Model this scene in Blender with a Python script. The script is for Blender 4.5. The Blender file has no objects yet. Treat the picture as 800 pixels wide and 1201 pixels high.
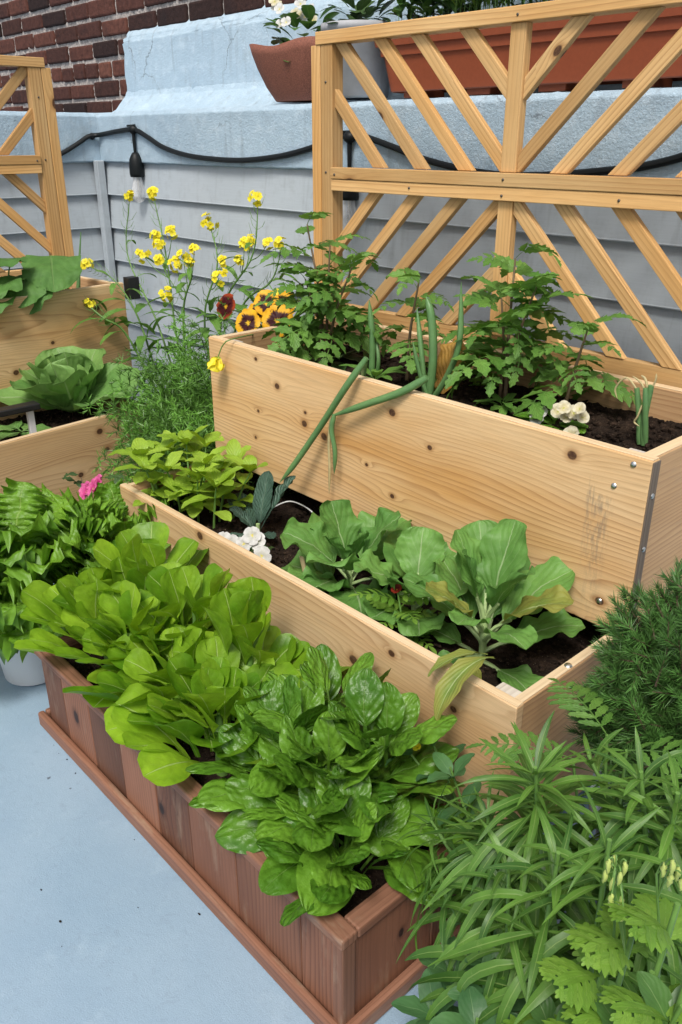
import bpy, bmesh, math, random
import numpy as np
from math import pi, sin, cos, radians
from mathutils import Vector

rng = np.random.default_rng(11)
random.seed(5)
SC = bpy.context.scene
COL = SC.collection

# ------------------------------------------------------------------ camera frame
IW, IH, FPX, CAMH = 800.0, 1201.0, 970.0, 1.4
PITCH = math.atan(437/970.0)
YAW = math.atan2(981, math.hypot(970, 437))
FHV = np.array([-cos(YAW), sin(YAW), 0.0])
RV = np.array([sin(YAW), cos(YAW), 0.0])
FV = FHV*cos(PITCH) + np.array([0, 0, -sin(PITCH)])
UV_ = np.cross(RV, FV)
CP = np.array([0, 0, CAMH])

def at(px, py, x=None, y=None, z=None):
    """world point seen at a photo pixel, on the given world plane"""
    d = FV + RV*(px-400)/FPX + UV_*(600.5-py)/FPX
    if x is not None: t = (x-CP[0])/d[0]
    elif y is not None: t = (y-CP[1])/d[1]
    else: t = (z-CP[2])/d[2]
    return CP + t*d

def V3(*a): return np.array(a, float)
def unit(v):
    v = np.asarray(v, float); return v/(np.linalg.norm(v)+1e-12)
def U(a, b): return float(rng.uniform(a, b))

# ------------------------------------------------------------------ mesh builder
class MB:
    def __init__(s):
        s.V = []; s.n = 0; s.F = []; s.UV = []; s.T = []; s.S = []; s.MI = []
    def add(s, verts, faces, uvs, tint=0.5, smooth=True, mi=0):
        o = s.n; s.V.append(np.asarray(verts, float)); s.n += len(verts)
        for f, u in zip(faces, uvs):
            s.F.append([i+o for i in f]); s.UV.extend(u); s.T.append(tint); s.S.append(smooth); s.MI.append(mi)
    def grid(s, P, UVs, tint=0.5, smooth=True, mi=0):
        a, b = P.shape[0], P.shape[1]
        vs = P.reshape(-1, 3); uv = UVs.reshape(-1, 2)
        fs = []; us = []
        for i in range(a-1):
            for j in range(b-1):
                q = (i*b+j, i*b+j+1, (i+1)*b+j+1, (i+1)*b+j)
                fs.append(q); us.append([tuple(uv[k]) for k in q])
        s.add(vs, fs, us, tint, smooth, mi)
    def build(s, name, mats, parent=None):
        me = bpy.data.meshes.new(name)
        V = np.concatenate(s.V) if s.V else np.zeros((0, 3))
        off = np.array(parent['_w']) if (parent is not None and '_w' in parent) else np.zeros(3)
        me.from_pydata((V-off).tolist(), [], s.F)
        uv = me.uv_layers.new(name='UVMap')
        uv.data.foreach_set('uv', np.asarray(s.UV, dtype=np.float32).ravel())
        at_ = me.attributes.new('tint', 'FLOAT', 'FACE')
        at_.data.foreach_set('value', np.asarray(s.T, dtype=np.float32))
        me.polygons.foreach_set('use_smooth', np.asarray(s.S, dtype=bool))
        if not isinstance(mats, (list, tuple)): mats = [mats]
        for m in mats: me.materials.append(m)
        me.polygons.foreach_set('material_index', np.asarray(s.MI, dtype=np.int32))
        me.update()
        ob = bpy.data.objects.new(name, me); COL.objects.link(ob)
        if parent is not None:
            ob.parent = parent
            if '_w' in parent: ob['_w'] = list(parent['_w'])
        return ob

def thing(name, label, cat, loc, group=None):
    o = bpy.data.objects.new(name, None); COL.objects.link(o)
    o.empty_display_size = 0.05
    o.location = [float(c) for c in loc]; o['_w'] = [float(c) for c in loc]
    o['label'] = label; o['category'] = cat
    if group: o['group'] = group
    return o
def tag(o, label, cat, group=None, kind=None):
    if label: o['label'] = label
    if cat: o['category'] = cat
    if group: o['group'] = group
    if kind: o['kind'] = kind
    return o

def box(mb, o, L, W, T, l, w, t, bev=0.002, tint=None, uvo=None, taper=0.0, mi=0, bow=0.0):
    """board with corner o, unit axes L,W,T and sizes l,w,t; uv in metres along the grain"""
    o = np.asarray(o, float); L = unit(L); W = unit(W); T = unit(T)
    if tint is None: tint = U(0, 1)
    if uvo is None: uvo = (U(0, 40), U(0, 40))
    bm = bmesh.new(); bmesh.ops.create_cube(bm, size=1)
    bmesh.ops.scale(bm, vec=(l, w, t), verts=bm.verts)
    if bev > 0:
        bmesh.ops.bevel(bm, geom=list(bm.edges), offset=bev, segments=2, profile=0.5, affect='EDGES')
    bm.verts.ensure_lookup_table(); bm.faces.ensure_lookup_table(); bm.normal_update()
    vs = []
    for v in bm.verts:
        a = v.co.x+l/2; b = v.co.y+w/2; c = v.co.z+t/2
        vs.append(o+L*a+W*b+T*c)
    fs = []; us = []
    flip = np.dot(np.cross(L, W), T) < 0
    for f in bm.faces:
        n = f.normal; ids = [v.index for v in f.verts]
        uu = []
        for v in f.verts:
            a = v.co.x+l/2; b = v.co.y+w/2; c = v.co.z+t/2
            if abs(n.x) > 0.8: uu.append((uvo[0]+c*0.3+7, uvo[1]+b))
            elif abs(n.y) > abs(n.z): uu.append((uvo[0]+a, uvo[1]+c+ (w if n.y > 0 else -t)))
            else: uu.append((uvo[0]+a, uvo[1]+b))
        if flip: ids = ids[::-1]; uu = uu[::-1]
        fs.append(ids); us.append(uu)
    bm.free()
    mb.add(vs, fs, us, tint, False, mi)

def bar(mb, a, b, w, t, nrm, bev=0.0015, tint=None, mi=0):
    """rectangular stick from a to b, width w (in the plane across nrm) and thickness t along nrm"""
    a = np.asarray(a, float); b = np.asarray(b, float)
    L = unit(b-a); T = unit(np.asarray(nrm, float)-L*np.dot(nrm, L)); W = np.cross(T, L)
    box(mb, a-W*w/2-T*t/2, L, W, T, np.linalg.norm(b-a), w, t, bev, tint, mi=mi)

def tube(mb, pts, rad, n=6, tint=0.5, caps=True, mi=0, vscale=None):
    pts = np.asarray(pts, float); m = len(pts)
    rad = np.broadcast_to(np.asarray(rad, float), (m,))
    tg = np.gradient(pts, axis=0)
    tg /= (np.linalg.norm(tg, axis=1)[:, None]+1e-12)
    ref = V3(0, 0, 1) if abs(tg[0][2]) < 0.9 else V3(1, 0, 0)
    nn = unit(np.cross(tg[0], ref)); P = np.zeros((m, n+1, 3)); uv = np.zeros((m, n+1, 2))
    ln = np.concatenate([[0], np.cumsum(np.linalg.norm(np.diff(pts, axis=0), axis=1))])
    for i in range(m):
        nn = unit(nn-tg[i]*np.dot(nn, tg[i])); bb = np.cross(tg[i], nn)
        for j in range(n+1):
            a = 2*pi*j/n
            P[i, j] = pts[i]+(nn*cos(a)+bb*sin(a))*rad[i]
            uv[i, j] = (j/n, ln[i]/(ln[-1]+1e-9))
    mb.grid(P, uv, tint, True, mi)
    if caps:
        for i in (0, m-1):
            if rad[i] > 0.0008:
                vs = P[i, :n]; f = list(range(n))
                if i != 0: f = f[::-1]
                mb.add(vs, [f], [[(0.5, 0.5)]*n], tint, False, mi)

def curve_pts(pts, n=16):
    """Catmull-Rom through pts"""
    pts = [np.asarray(p, float) for p in pts]
    P = [2*pts[0]-pts[1]]+pts+[2*pts[-1]-pts[-2]]
    out = []; seg = len(pts)-1
    for k in range(n+1):
        s = k/n*seg; i = min(int(s), seg-1); t = s-i
        p0, p1, p2, p3 = P[i:i+4]
        out.append(0.5*((2*p1)+(-p0+p2)*t+(2*p0-5*p1+4*p2-p3)*t*t+(-p0+3*p1-3*p2+p3)*t**3))
    return np.array(out)

def lathe(mb, c, prof, n=28, tint=0.5, smooth=True, mi=0):
    prof = np.asarray(prof, float); m = len(prof)
    P = np.zeros((m, n+1, 3)); uv = np.zeros((m, n+1, 2))
    for i, (r, z) in enumerate(prof):
        for j in range(n+1):
            a = 2*pi*j/n
            P[i, j] = (c[0]+r*cos(a), c[1]+r*sin(a), c[2]+z); uv[i, j] = (j/n, i/(m-1))
    mb.grid(P[:, ::-1], uv[:, ::-1], tint, smooth, mi)

def blob(mb, c, r, n=6, m=4, sq=(1, 1, 1), tint=0.5, jit=0.0, mi=0):
    P = np.zeros((m+1, n+1, 3)); uv = np.zeros((m+1, n+1, 2))
    rr = 1+jit*rng.uniform(-1, 1, (m+1, n+1)); rr[:, n] = rr[:, 0]; rr[0, :] = rr[0, 0]; rr[m, :] = rr[m, 0]
    for i in range(m+1):
        for j in range(n+1):
            a = 2*pi*j/n; e = pi*i/m
            P[i, j] = (c[0]+r*sq[0]*rr[i, j]*sin(e)*cos(a), c[1]+r*sq[1]*rr[i, j]*sin(e)*sin(a), c[2]+r*sq[2]*rr[i, j]*cos(e)); uv[i, j] = (j/n, i/m)
    mb.grid(P[:, ::-1], uv, tint, True, mi)

# ------------------------------------------------------------------ node helper
class NT:
    def __init__(s, name):
        s.mat = bpy.data.materials.new(name); s.mat.use_nodes = True
        s.t = s.mat.node_tree; s.t.nodes.clear()
        s.out = s.t.nodes.new('ShaderNodeOutputMaterial')
    def n(s, typ, **kw):
        nd = s.t.nodes.new(typ)
        for k, v in kw.items(): setattr(nd, k, v)
        return nd
    def set(s, sock, v):
        if hasattr(v, 'is_output') or isinstance(v, bpy.types.NodeSocket): s.t.links.new(v, sock)
        elif isinstance(v, (tuple, list)) and len(v) == 3 and sock.type == 'RGBA': sock.default_value = (*v, 1)
        else: sock.default_value = v
    def m(s, op, a, b=0.0, c=None, clamp=False):
        nd = s.n('ShaderNodeMath', operation=op, use_clamp=clamp)
        s.set(nd.inputs[0], a); s.set(nd.inputs[1], b)
        if c is not None: s.set(nd.inputs[2], c)
        return nd.outputs[0]
    def uv(s):
        nd = s.n('ShaderNodeUVMap', uv_map='UVMap'); sp = s.n('ShaderNodeSeparateXYZ')
        s.t.links.new(nd.outputs[0], sp.inputs[0]); return sp.outputs[0], sp.outputs[1]
    def obj(s):
        nd = s.n('ShaderNodeTexCoord'); return nd.outputs['Object']
    def geo(s):
        nd = s.n('ShaderNodeNewGeometry'); return nd.outputs['Position']
    def xyz(s, a, b, c=0.0):
        nd = s.n('ShaderNodeCombineXYZ'); s.set(nd.inputs[0], a); s.set(nd.inputs[1], b); s.set(nd.inputs[2], c); return nd.outputs[0]
    def noise(s, vec, scale=1.0, detail=2.0, rough=0.5, dist=0.0, col=False):
        nd = s.n('ShaderNodeTexNoise'); s.set(nd.inputs['Vector'], vec)
        nd.inputs['Scale'].default_value = scale; nd.inputs['Detail'].default_value = detail
        nd.inputs['Roughness'].default_value = rough; nd.inputs['Distortion'].default_value = dist
        return nd.outputs['Color' if col else 'Fac']
    def ramp(s, f, stops, interp='LINEAR'):
        nd = s.n('ShaderNodeValToRGB'); s.set(nd.inputs[0], f); cr = nd.color_ramp; cr.interpolation = interp
        while len(cr.elements) < len(stops): cr.elements.new(0.5)
        for e, (p, c) in zip(cr.elements, stops):
            e.position = p; e.color = (*c, 1) if isinstance(c, (tuple, list)) else (c, c, c, 1)
        return nd.outputs[0]
    def mapr(s, f, a, b, c=0.0, d=1.0, smooth=False):
        nd = s.n('ShaderNodeMapRange'); nd.clamp = True
        if smooth: nd.interpolation_type = 'SMOOTHSTEP'
        s.set(nd.inputs[0], f)
        for i, v in enumerate((a, b, c, d)): s.set(nd.inputs[i+1], v)
        return nd.outputs[0]
    def mix(s, f, a, b, mode='MIX'):
        nd = s.n('ShaderNodeMix', data_type='RGBA', blend_type=mode)
        s.set(nd.inputs[0], f); s.set(nd.inputs[6], a); s.set(nd.inputs[7], b); return nd.outputs[2]
    def attr(s, name='tint'):
        nd = s.n('ShaderNodeAttribute', attribute_name=name); return nd.outputs['Fac']
    def hsv(s, c, h=0.5, sat=1.0, v=1.0):
        nd = s.n('ShaderNodeHueSaturation'); s.set(nd.inputs['Hue'], h); s.set(nd.inputs['Saturation'], sat); s.set(nd.inputs['Value'], v); s.set(nd.inputs['Color'], c); return nd.outputs[0]
    def bump(s, hgt, strength=0.3, dist=0.01):
        nd = s.n('ShaderNodeBump'); nd.inputs['Strength'].default_value = strength; nd.inputs['Distance'].default_value = dist
        s.set(nd.inputs['Height'], hgt); return nd.outputs[0]
    def bsdf(s, col, rough=0.6, normal=None, spec=0.5, metal=0.0, **kw):
        nd = s.n('ShaderNodeBsdfPrincipled'); s.set(nd.inputs['Base Color'], col); s.set(nd.inputs['Roughness'], rough)
        nd.inputs['Specular IOR Level'].default_value = spec; nd.inputs['Metallic'].default_value = metal
        if normal is not None: s.set(nd.inputs['Normal'], normal)
        for k, v in kw.items(): s.set(nd.inputs[k], v)
        return nd
    def finish(s, sh):
        s.t.links.new(sh.outputs[0], s.out.inputs[0]); return s.mat

def simple(name, col, rough=0.6, metal=0.0, nscale=0, namp=0.15, bump=0.0, spec=0.5, vary=0.0):
    t = NT(name); c = col; nm = None
    if nscale:
        f = t.noise(t.obj(), nscale, 4, 0.6)
        c = t.hsv(col, 0.5, 1.0, t.mapr(f, 0.25, 0.75, 1-namp, 1+namp))
        if bump: nm = t.bump(f, bump, 0.004)
    if vary: c = t.hsv(c, 0.5, 1.0, t.mapr(t.attr(), 0, 1, 1-vary, 1+vary))
    return t.finish(t.bsdf(c, rough, nm, spec, metal))

def wood(name, light, mid, dark, knots=(), gknots=0.0, seed=0.0, rings=9.0, rough=0.62, vary=0.12, knotcol=(0.07, 0.03, 0.015), stains=(), wear=0.0, spec=0.3, ringc=1.0):
    t = NT(name); u, v = t.uv()
    n1 = t.noise(t.xyz(t.m('MULTIPLY', u, 0.6), t.m('MULTIPLY', v, 5.0), seed), 1.0, 2.5, 0.5, 0.15)
    fld = t.m('ADD', t.m('MULTIPLY', n1, rings*1.25), t.m('MULTIPLY', v, 80.0))
    n2 = t.noise(t.xyz(t.m('MULTIPLY', u, 4.0), t.m('MULTIPLY', v, 40.0), seed+3), 1.0, 2, 0.5)
    fld = t.m('ADD', fld, t.m('MULTIPLY', n2, 0.22))
    kmask = None; khalo = None
    for (ku, kv, kr) in knots:
        du = t.m('MULTIPLY', t.m('SUBTRACT', u, ku), 0.85); dv = t.m('SUBTRACT', v, kv)
        r2 = t.m('ADD', t.m('MULTIPLY', du, du), t.m('MULTIPLY', dv, dv))
        d = t.m('DIVIDE', t.m('SQRT', r2), kr)
        du4 = t.m('MULTIPLY', du, 0.4)
        rw = t.m('DIVIDE', t.m('ADD', t.m('MULTIPLY', du4, du4), t.m('MULTIPLY', dv, dv)), (kr*1.7)**2)
        fld = t.m('ADD', fld, t.m('DIVIDE', 2.2, t.m('ADD', 1.0, rw)))
        km = t.mapr(d, 0.75, 1.15, 1.0, 0.0, True); kh = t.mapr(d, 0.8, 2.4, 1.0, 0.0, True)
        kmask = km if kmask is None else t.m('MAXIMUM', kmask, km)
        khalo = kh if khalo is None else t.m('MAXIMUM', khalo, kh)
    if gknots > 0:
        vo = t.n('ShaderNodeTexVoronoi', feature='F1', voronoi_dimensions='2D')
        t.set(vo.inputs['Vector'], t.xyz(t.m('MULTIPLY', u, 3.2), t.m('MULTIPLY', v, 5.0)))
        vo.inputs['Scale'].default_value = 1.0
        sc = t.n('ShaderNodeSeparateColor'); t.t.links.new(vo.outputs['Color'], sc.inputs[0])
        on = t.m('GREATER_THAN', sc.outputs[0], 1.0-gknots)
        rad = t.mapr(sc.outputs[1], 0, 1, 0.025, 0.075)
        d = t.m('DIVIDE', vo.outputs['Distance'], rad)
        fld = t.m('ADD', fld, t.m('MULTIPLY', on, t.m('DIVIDE', 2.0, t.m('ADD', 1.0, t.m('MULTIPLY', t.m('MULTIPLY', d, d), 0.25)))))
        km = t.m('MULTIPLY', on, t.mapr(d, 0.75, 1.15, 1.0, 0.0, True)); kh = t.m('MULTIPLY', on, t.mapr(d, 0.8, 2.2, 1.0, 0.0, True))
        kmask = km if kmask is None else t.m('MAXIMUM', kmask, km)
        khalo = kh if khalo is None else t.m('MAXIMUM', khalo, kh)
    fr = t.m('FRACT', fld)
    ring = t.m('MULTIPLY', t.m('POWER', fr, 3.0), t.mapr(fr, 0.93, 1.0, 1.0, 0.0))
    strong = t.noise(t.xyz(t.m('MULTIPLY', u, 0.9), t.m('MULTIPLY', v, 9), seed+9), 1, 2)
    ring = t.m('MULTIPLY', ring, t.mapr(strong, 0.3, 0.7, 0.2*ringc, 1.05*ringc))
    fib = t.noise(t.xyz(t.m('MULTIPLY', u, 14), t.m('MULTIPLY', v, 420), seed), 1.0, 3, 0.6)
    tone = t.noise(t.xyz(t.m('MULTIPLY', u, 1.6), t.m('MULTIPLY', v, 7), seed+5), 1.0, 3, 0.55)
    c = t.mix(t.mapr(tone, 0.3, 0.7), light, mid)
    c = t.mix(t.m('MULTIPLY', ring, 0.85, clamp=True), c, dark)
    if khalo is not None:
        c = t.mix(t.m('MULTIPLY', khalo, 0.55), c, dark); 
        kn = t.noise(t.xyz(u, v, seed), 160, 3, 0.7)
        c = t.mix(t.m('MULTIPLY', kmask, t.mapr(kn, 0.3, 0.55, 0.75, 1.0)), c, knotcol)
    val = t.m('MULTIPLY', t.mapr(fib, 0.25, 0.75, 0.88, 1.1), t.mapr(t.attr(), 0, 1, 1-vary, 1+vary))
    c = t.hsv(c, 0.5, 1.0, val)
    for (su, sv, sw, sl) in stains:      # run-off streaks below a screw
        a = t.mapr(t.m('ABSOLUTE', t.m('SUBTRACT', u, su)), sw*0.2, sw, 1, 0, True)
        b = t.m('MULTIPLY', t.mapr(v, sv-sl, sv-sl*0.3, 0, 1), t.mapr(v, sv, sv+0.01, 1, 0))
        st = t.m('MULTIPLY', t.m('MULTIPLY', a, b), t.mapr(t.noise(t.xyz(t.m('MULTIPLY', u, 120), t.m('MULTIPLY', v, 25), 3), 1, 3, 0.7), 0.42, 0.68))
        c = t.mix(t.m('MULTIPLY', st, 0.6), c, (0.16, 0.14, 0.12))
    if wear:
        wn = t.noise(t.xyz(t.m('MULTIPLY', u, 5), t.m('MULTIPLY', v, 22), seed+2), 1, 5, 0.7)
        c = t.mix(t.m('MULTIPLY', t.mapr(wn, 0.55, 0.72), wear), c, (0.36, 0.28, 0.2))
    hgt = t.m('ADD', t.m('MULTIPLY', fib, 0.6), t.m('MULTIPLY', ring, 0.5))
    return t.finish(t.bsdf(c, rough, t.bump(hgt, 0.25, 0.0015), spec))
# ================================================================== dimensions
X0, X1 = -2.05, -0.645          # planter ends
YM, ZM = 1.018, 0.498           # middle box front face, top
YU, ZU = 1.359, 0.870           # upper box front face, top
YBK = 1.826                     # inner face of the upper back board
YT = 1.86                       # trellis plane
YW = 2.15                       # siding plane
EX, EY, EZ = V3(1, 0, 0), V3(0, 1, 0), V3(0, 0, 1)

# ------------------------------------------------------------------ materials
def kn(lst, fn): return [(*fn(px, py), r*.78) for px, py, r in lst]
L1, L2, L3 = (0.72, 0.495, 0.265), (0.58, 0.325, 0.13), (0.33, 0.155, 0.055)
fu = lambda px, py: (lambda p: (p[0]-X0, p[2]-ZM))(at(px, py, y=YU))
fm = lambda px, py: (lambda p: (p[0]-X0, p[2]-0.127))(at(px, py, y=YM))
su_ = fu(720, 570)
M_UF = wood('wood_upper_front', (0.76, 0.54, 0.30), (0.60, .325, .115), (.30, .13, .04), kn([(325, 453, .011), (357, 497, .012), (358, 484, .006), (380, 512, .013), (303, 482, .006), (300, 421, .007), (460, 484, .012), (504, 525, .008), (671, 534, .012), (460, 582, .008), (300, 513, .006), (703, 705, .011), (673, 723, .008), (430, 545, .006)], fu),
            rings=15, seed=2.3, stains=[(su_[0]-0.02, su_[1]-0.03, .03, .3), (su_[0]-.045, su_[1]+.0, .012, .2)], wear=.12)
M_MF = wood('wood_middle_front', (0.70, 0.51, 0.305), (0.57, 0.345, 0.16), L3, kn([(232, 627, .014), (166, 601, .008), (150, 605, .006), (148, 622, .008), (411, 772, .015), (425, 774, .009), (455, 764, .010), (528, 804, .015), (527, 829, .009), (310, 690, .008)], fm), rings=13, seed=7.7, wear=.2)
M_WOOD = wood('wood_board', (0.58, 0.40, 0.225), (0.48, 0.295, 0.14), L3, gknots=.10, rings=11, seed=4.1, wear=.15)
M_SIDE = wood('wood_side', (0.54, 0.35, 0.19), (0.45, 0.27, 0.13), (0.26, 0.12, 0.055), gknots=.12, rings=11, seed=1.2, wear=.3)
M_END = wood('wood_weathered_end', (0.20, 0.155, 0.115), (0.15, 0.115, 0.085), (0.07, 0.05, 0.04), rings=6, seed=3.3)
M_EDGE = wood('wood_pale_edge', (0.72, 0.56, 0.36), (0.64, 0.47, 0.28), (0.42, 0.26, 0.13), rings=8, seed=5.5, vary=.06)
M_TREL = wood('wood_trellis', (0.69, 0.45, 0.205), (0.54, 0.29, 0.095), (0.30, 0.13, 0.04), gknots=.15, rings=6, seed=8.1, vary=.24)
M_RED = wood('wood_stained', (0.225, 0.102, 0.060), (0.155, 0.066, 0.038), (0.05, 0.018, 0.010), gknots=.08, rings=9, seed=6.6, vary=.5, wear=.4, rough=.55, knotcol=(.02, .01, .008))
M_REDC = wood('wood_stained_rim', (0.265, 0.132, 0.084), (0.20, 0.092, 0.056), (0.07, 0.028, 0.015), rings=6, seed=6.1, vary=.2, wear=.55, rough=.55)
M_BLOCK = wood('wood_grey_block', (0.62, 0.57, 0.50), (0.48, 0.42, 0.35), (0.28, 0.22, 0.17), rings=7, seed=9.9, wear=.3)
M_STEEL = simple('screw_steel', (0.62, 0.62, 0.60), .35, 1.0)
M_NAIL = simple('dull_screw', (.10, .085, .07), .5, .6)
M_BLACK = simple('black_plastic', (0.012, 0.012, 0.013), .45, 0, 60, .2)
M_RUBBER = simple('black_rubber', (0.006, 0.008, 0.009), .5, spec=.25)
M_WHITEP = simple('white_glazed', (0.78, 0.78, 0.77), .3, 0, 5, .05)
M_TERRA = simple('terracotta_plastic', (0.27, 0.062, 0.022), .55, 0, 90, .08, .05)
M_BOWL = simple('terracotta_clay', (0.235, 0.085, 0.055), .8, 0, 240, .45, .3)
M_GREYP = simple('grey_pot', (0.36, 0.37, 0.39), .6, 0, 18, .14, .1)

def soil_mat():
    t = NT('potting_soil'); p = t.obj()
    n = t.noise(p, 70, 6, .75); n2 = t.noise(p, 260, 3, .7); n3 = t.noise(p, 9, 3)
    c = t.ramp(n, [(.3, (.008, .005, .004)), (.55, (.030, .019, .013)), (.75, (.065, .042, .028))])
    c = t.mix(t.mapr(n2, .66, .72), c, (.30, .24, .17))
    c = t.hsv(c, .5, 1, t.mapr(n3, .3, .7, .6, 1.25))
    c = t.hsv(c, .5, 1, t.mapr(t.attr(), 0, 1, .3, 2.1))
    h = t.m('ADD', n, t.m('MULTIPLY', n2, .4))
    return t.finish(t.bsdf(c, .95, t.bump(h, 1.0, .012), .15))
M_SOIL = soil_mat()

def deck_mat():
    t = NT('deck_paint'); p = t.geo()
    n = t.noise(p, 3.2, 5, .6); f = t.noise(p, 420, 3, .65); g = t.noise(p, 46, 5, .65)
    c = t.mix(t.mapr(n, .3, .7), (.235, .340, .45), (.29, .395, .50))
    c = t.hsv(c, .5, 1, t.mapr(f, .3, .7, .88, 1.08))
    # scuffs and specks
    sp = t.n('ShaderNodeTexVoronoi', feature='F1'); t.set(sp.inputs['Vector'], p); sp.inputs['Scale'].default_value = 13
    sc = t.n('ShaderNodeSeparateColor'); t.t.links.new(sp.outputs['Color'], sc.inputs[0])
    on = t.m('GREATER_THAN', sc.outputs[0], .86)
    rr = t.mapr(sc.outputs[1], 0, 1, .02, .075)
    wob = t.m('ADD', sp.outputs['Distance'], t.m('MULTIPLY', t.m('SUBTRACT', t.noise(p, 160, 2), .5), .1))
    c = t.mix(t.m('MULTIPLY', on, t.mapr(wob, t.m('MULTIPLY', rr, .6), rr, .8, 0)), c, (.05, .06, .08))
    sm = t.n('ShaderNodeTexVoronoi', feature='F1'); t.set(sm.inputs['Vector'], p); sm.inputs['Scale'].default_value = 3.1
    s2 = t.n('ShaderNodeSeparateColor'); t.t.links.new(sm.outputs['Color'], s2.inputs[0])
    rz = t.m('ADD', sm.outputs['Distance'], t.m('MULTIPLY', t.m('SUBTRACT', g, .5), .16))
    c = t.mix(t.m('MULTIPLY', t.m('GREATER_THAN', s2.outputs[0], .4), t.mapr(rz, .08, .13, .42, 0)), c, (.20, .27, .36))
    spk = t.noise(p, 230, 3, .8); c = t.mix(t.mapr(spk, .62, .74, 0, .5), c, (.13, .18, .24)); c = t.mix(t.mapr(spk, .22, .34, .35, 0), c, (.45, .56, .64))
    scr = t.noise(t.n('ShaderNodeMapping').outputs[0] if False else p, 26, 7, .8, 1.4)
    c = t.mix(t.mapr(scr, .55, .65, 0, .38), c, (.20, .27, .35))
    lt = t.noise(p, 11, 5, .7)
    c = t.mix(t.mapr(lt, .58, .75, 0, .35), c, (.40, .51, .60))
    return t.finish(t.bsdf(c, .55, t.bump(t.m('ADD', f, t.m('MULTIPLY', g, 1.2)), .35, .003), .35))
def stucco_mat(name, a, b, pale):
    t = NT(name); p = t.geo()
    n = t.noise(p, 2.2, 5, .6); f = t.noise(p, 120, 5, .7); g = t.noise(p, 22, 4, .6)
    c = t.mix(t.mapr(n, .3, .7), a, b)
    c = t.mix(t.mapr(g, .5, .75, 0, .45), c, pale)
    c = t.hsv(c, .5, 1, t.mapr(f, .3, .7, .93, 1.06))
    # drip marks running down the coating
    sp = t.n('ShaderNodeSeparateXYZ'); t.t.links.new(p, sp.inputs[0])
    dr = t.noise(t.xyz(t.m('MULTIPLY', sp.outputs[0], 22), t.m('MULTIPLY', sp.outputs[1], 22), t.m('MULTIPLY', sp.outputs[2], 2.5)), 1, 4, .6)
    c = t.mix(t.mapr(dr, .56, .74, 0, .5), c, (.24, .30, .35))
    ed = t.n('ShaderNodeTexVoronoi', feature='DISTANCE_TO_EDGE'); t.set(ed.inputs['Vector'], t.mix(.12, p, t.noise(p, 9, 4, .6, 0, True))); ed.inputs['Scale'].default_value = 2.6
    cm = t.m('MULTIPLY', t.mapr(ed.outputs['Distance'], .002, .008, 1, 0), t.mapr(t.noise(p, 3, 2), .5, .6))
    c = t.mix(t.m('MULTIPLY', cm, .7), c, (.15, .18, .21))
    gm = t.noise(p, 7, 6, .75); c = t.mix(t.mapr(gm, .56, .72, 0, .4), c, (.27, .32, .35))
    return t.finish(t.bsdf(c, .6, t.bump(t.m('ADD', f, t.m('MULTIPLY', g, .8)), .8, .005), .35))
M_DECK = deck_mat()
M_STUC = stucco_mat('parapet_coating', (.36, .48, .58), (.43, .555, .65), (.60, .71, .79))
def siding_mat():
    t = NT('vinyl_siding'); u, v = t.uv(); p = t.geo()
    gr = t.noise(t.xyz(t.m('MULTIPLY', u, 9), t.m('MULTIPLY', v, 260)), 1, 3, .6)
    n = t.noise(p, 2.5, 4, .6)
    c = t.mix(t.mapr(n, .3, .7), (.385, .435, .475), (.435, .485, .525))
    c = t.hsv(c, .5, 1, t.mapr(gr, .3, .7, .95, 1.04))
    dirt = t.noise(p, 14, 5, .7)
    c = t.mix(t.mapr(dirt, .52, .75, 0, .35), c, (.22, .23, .24))
    vz = t.n('ShaderNodeSeparateXYZ'); t.t.links.new(p, vz.inputs[0])
    sk = t.noise(t.xyz(t.m('MULTIPLY', vz.outputs[0], 30), t.m('MULTIPLY', vz.outputs[1], 30), t.m('MULTIPLY', vz.outputs[2], 1.5)), 1, 4, .65)
    c = t.mix(t.mapr(sk, .55, .75, 0, .35), c, (.20, .21, .22))
    return t.finish(t.bsdf(c, .5, t.bump(gr, .12, .002), .35))
M_SID = siding_mat()
def brick_mat():
    t = NT('old_brick'); p = t.obj()
    n = t.noise(p, 38, 6, .75); n2 = t.noise(p, 8, 3)
    a = t.attr()
    c = t.ramp(a, [(0, (.026, .015, .014)), (.3, (.055, .025, .020)), (.6, (.085, .034, .026)), (.85, (.12, .047, .034)), (1, (.16, .066, .046))])
    c = t.hsv(c, .5, 1, t.mapr(n, .25, .75, .45, 1.45))
    c = t.mix(t.mapr(n2, .6, .78, 0, .5), c, (.018, .014, .016))
    wh = t.noise(p, 75, 5, .8)
    c = t.mix(t.mapr(wh, .66, .76, 0, .55), c, (.38, .34, .32))
    return t.finish(t.bsdf(c, .85, t.bump(n, .9, .008), .2))
M_BRICK = brick_mat()
M_MORT = simple('lime_mortar', (.40, .36, .335), .9, 0, 90, .5, .9, .1)
M_TAR = simple('roof_tar', (.045, .047, .052), .7, 0, 60, .6, .8)

# ------------------------------------------------------------------ ground, walls
def gridplane(name, x0, x1, y0, y1, z, mat):
    mb = MB(); P = np.array([[[x0, y0, z], [x1, y0, z]], [[x0, y1, z], [x1, y1, z]]], float)
    mb.grid(P, P[:, :, :2]); return mb.build(name, mat)
tag(gridplane('deck', -60, 60, -60, 60, 0.0, M_DECK), None, None, kind='structure')

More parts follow.
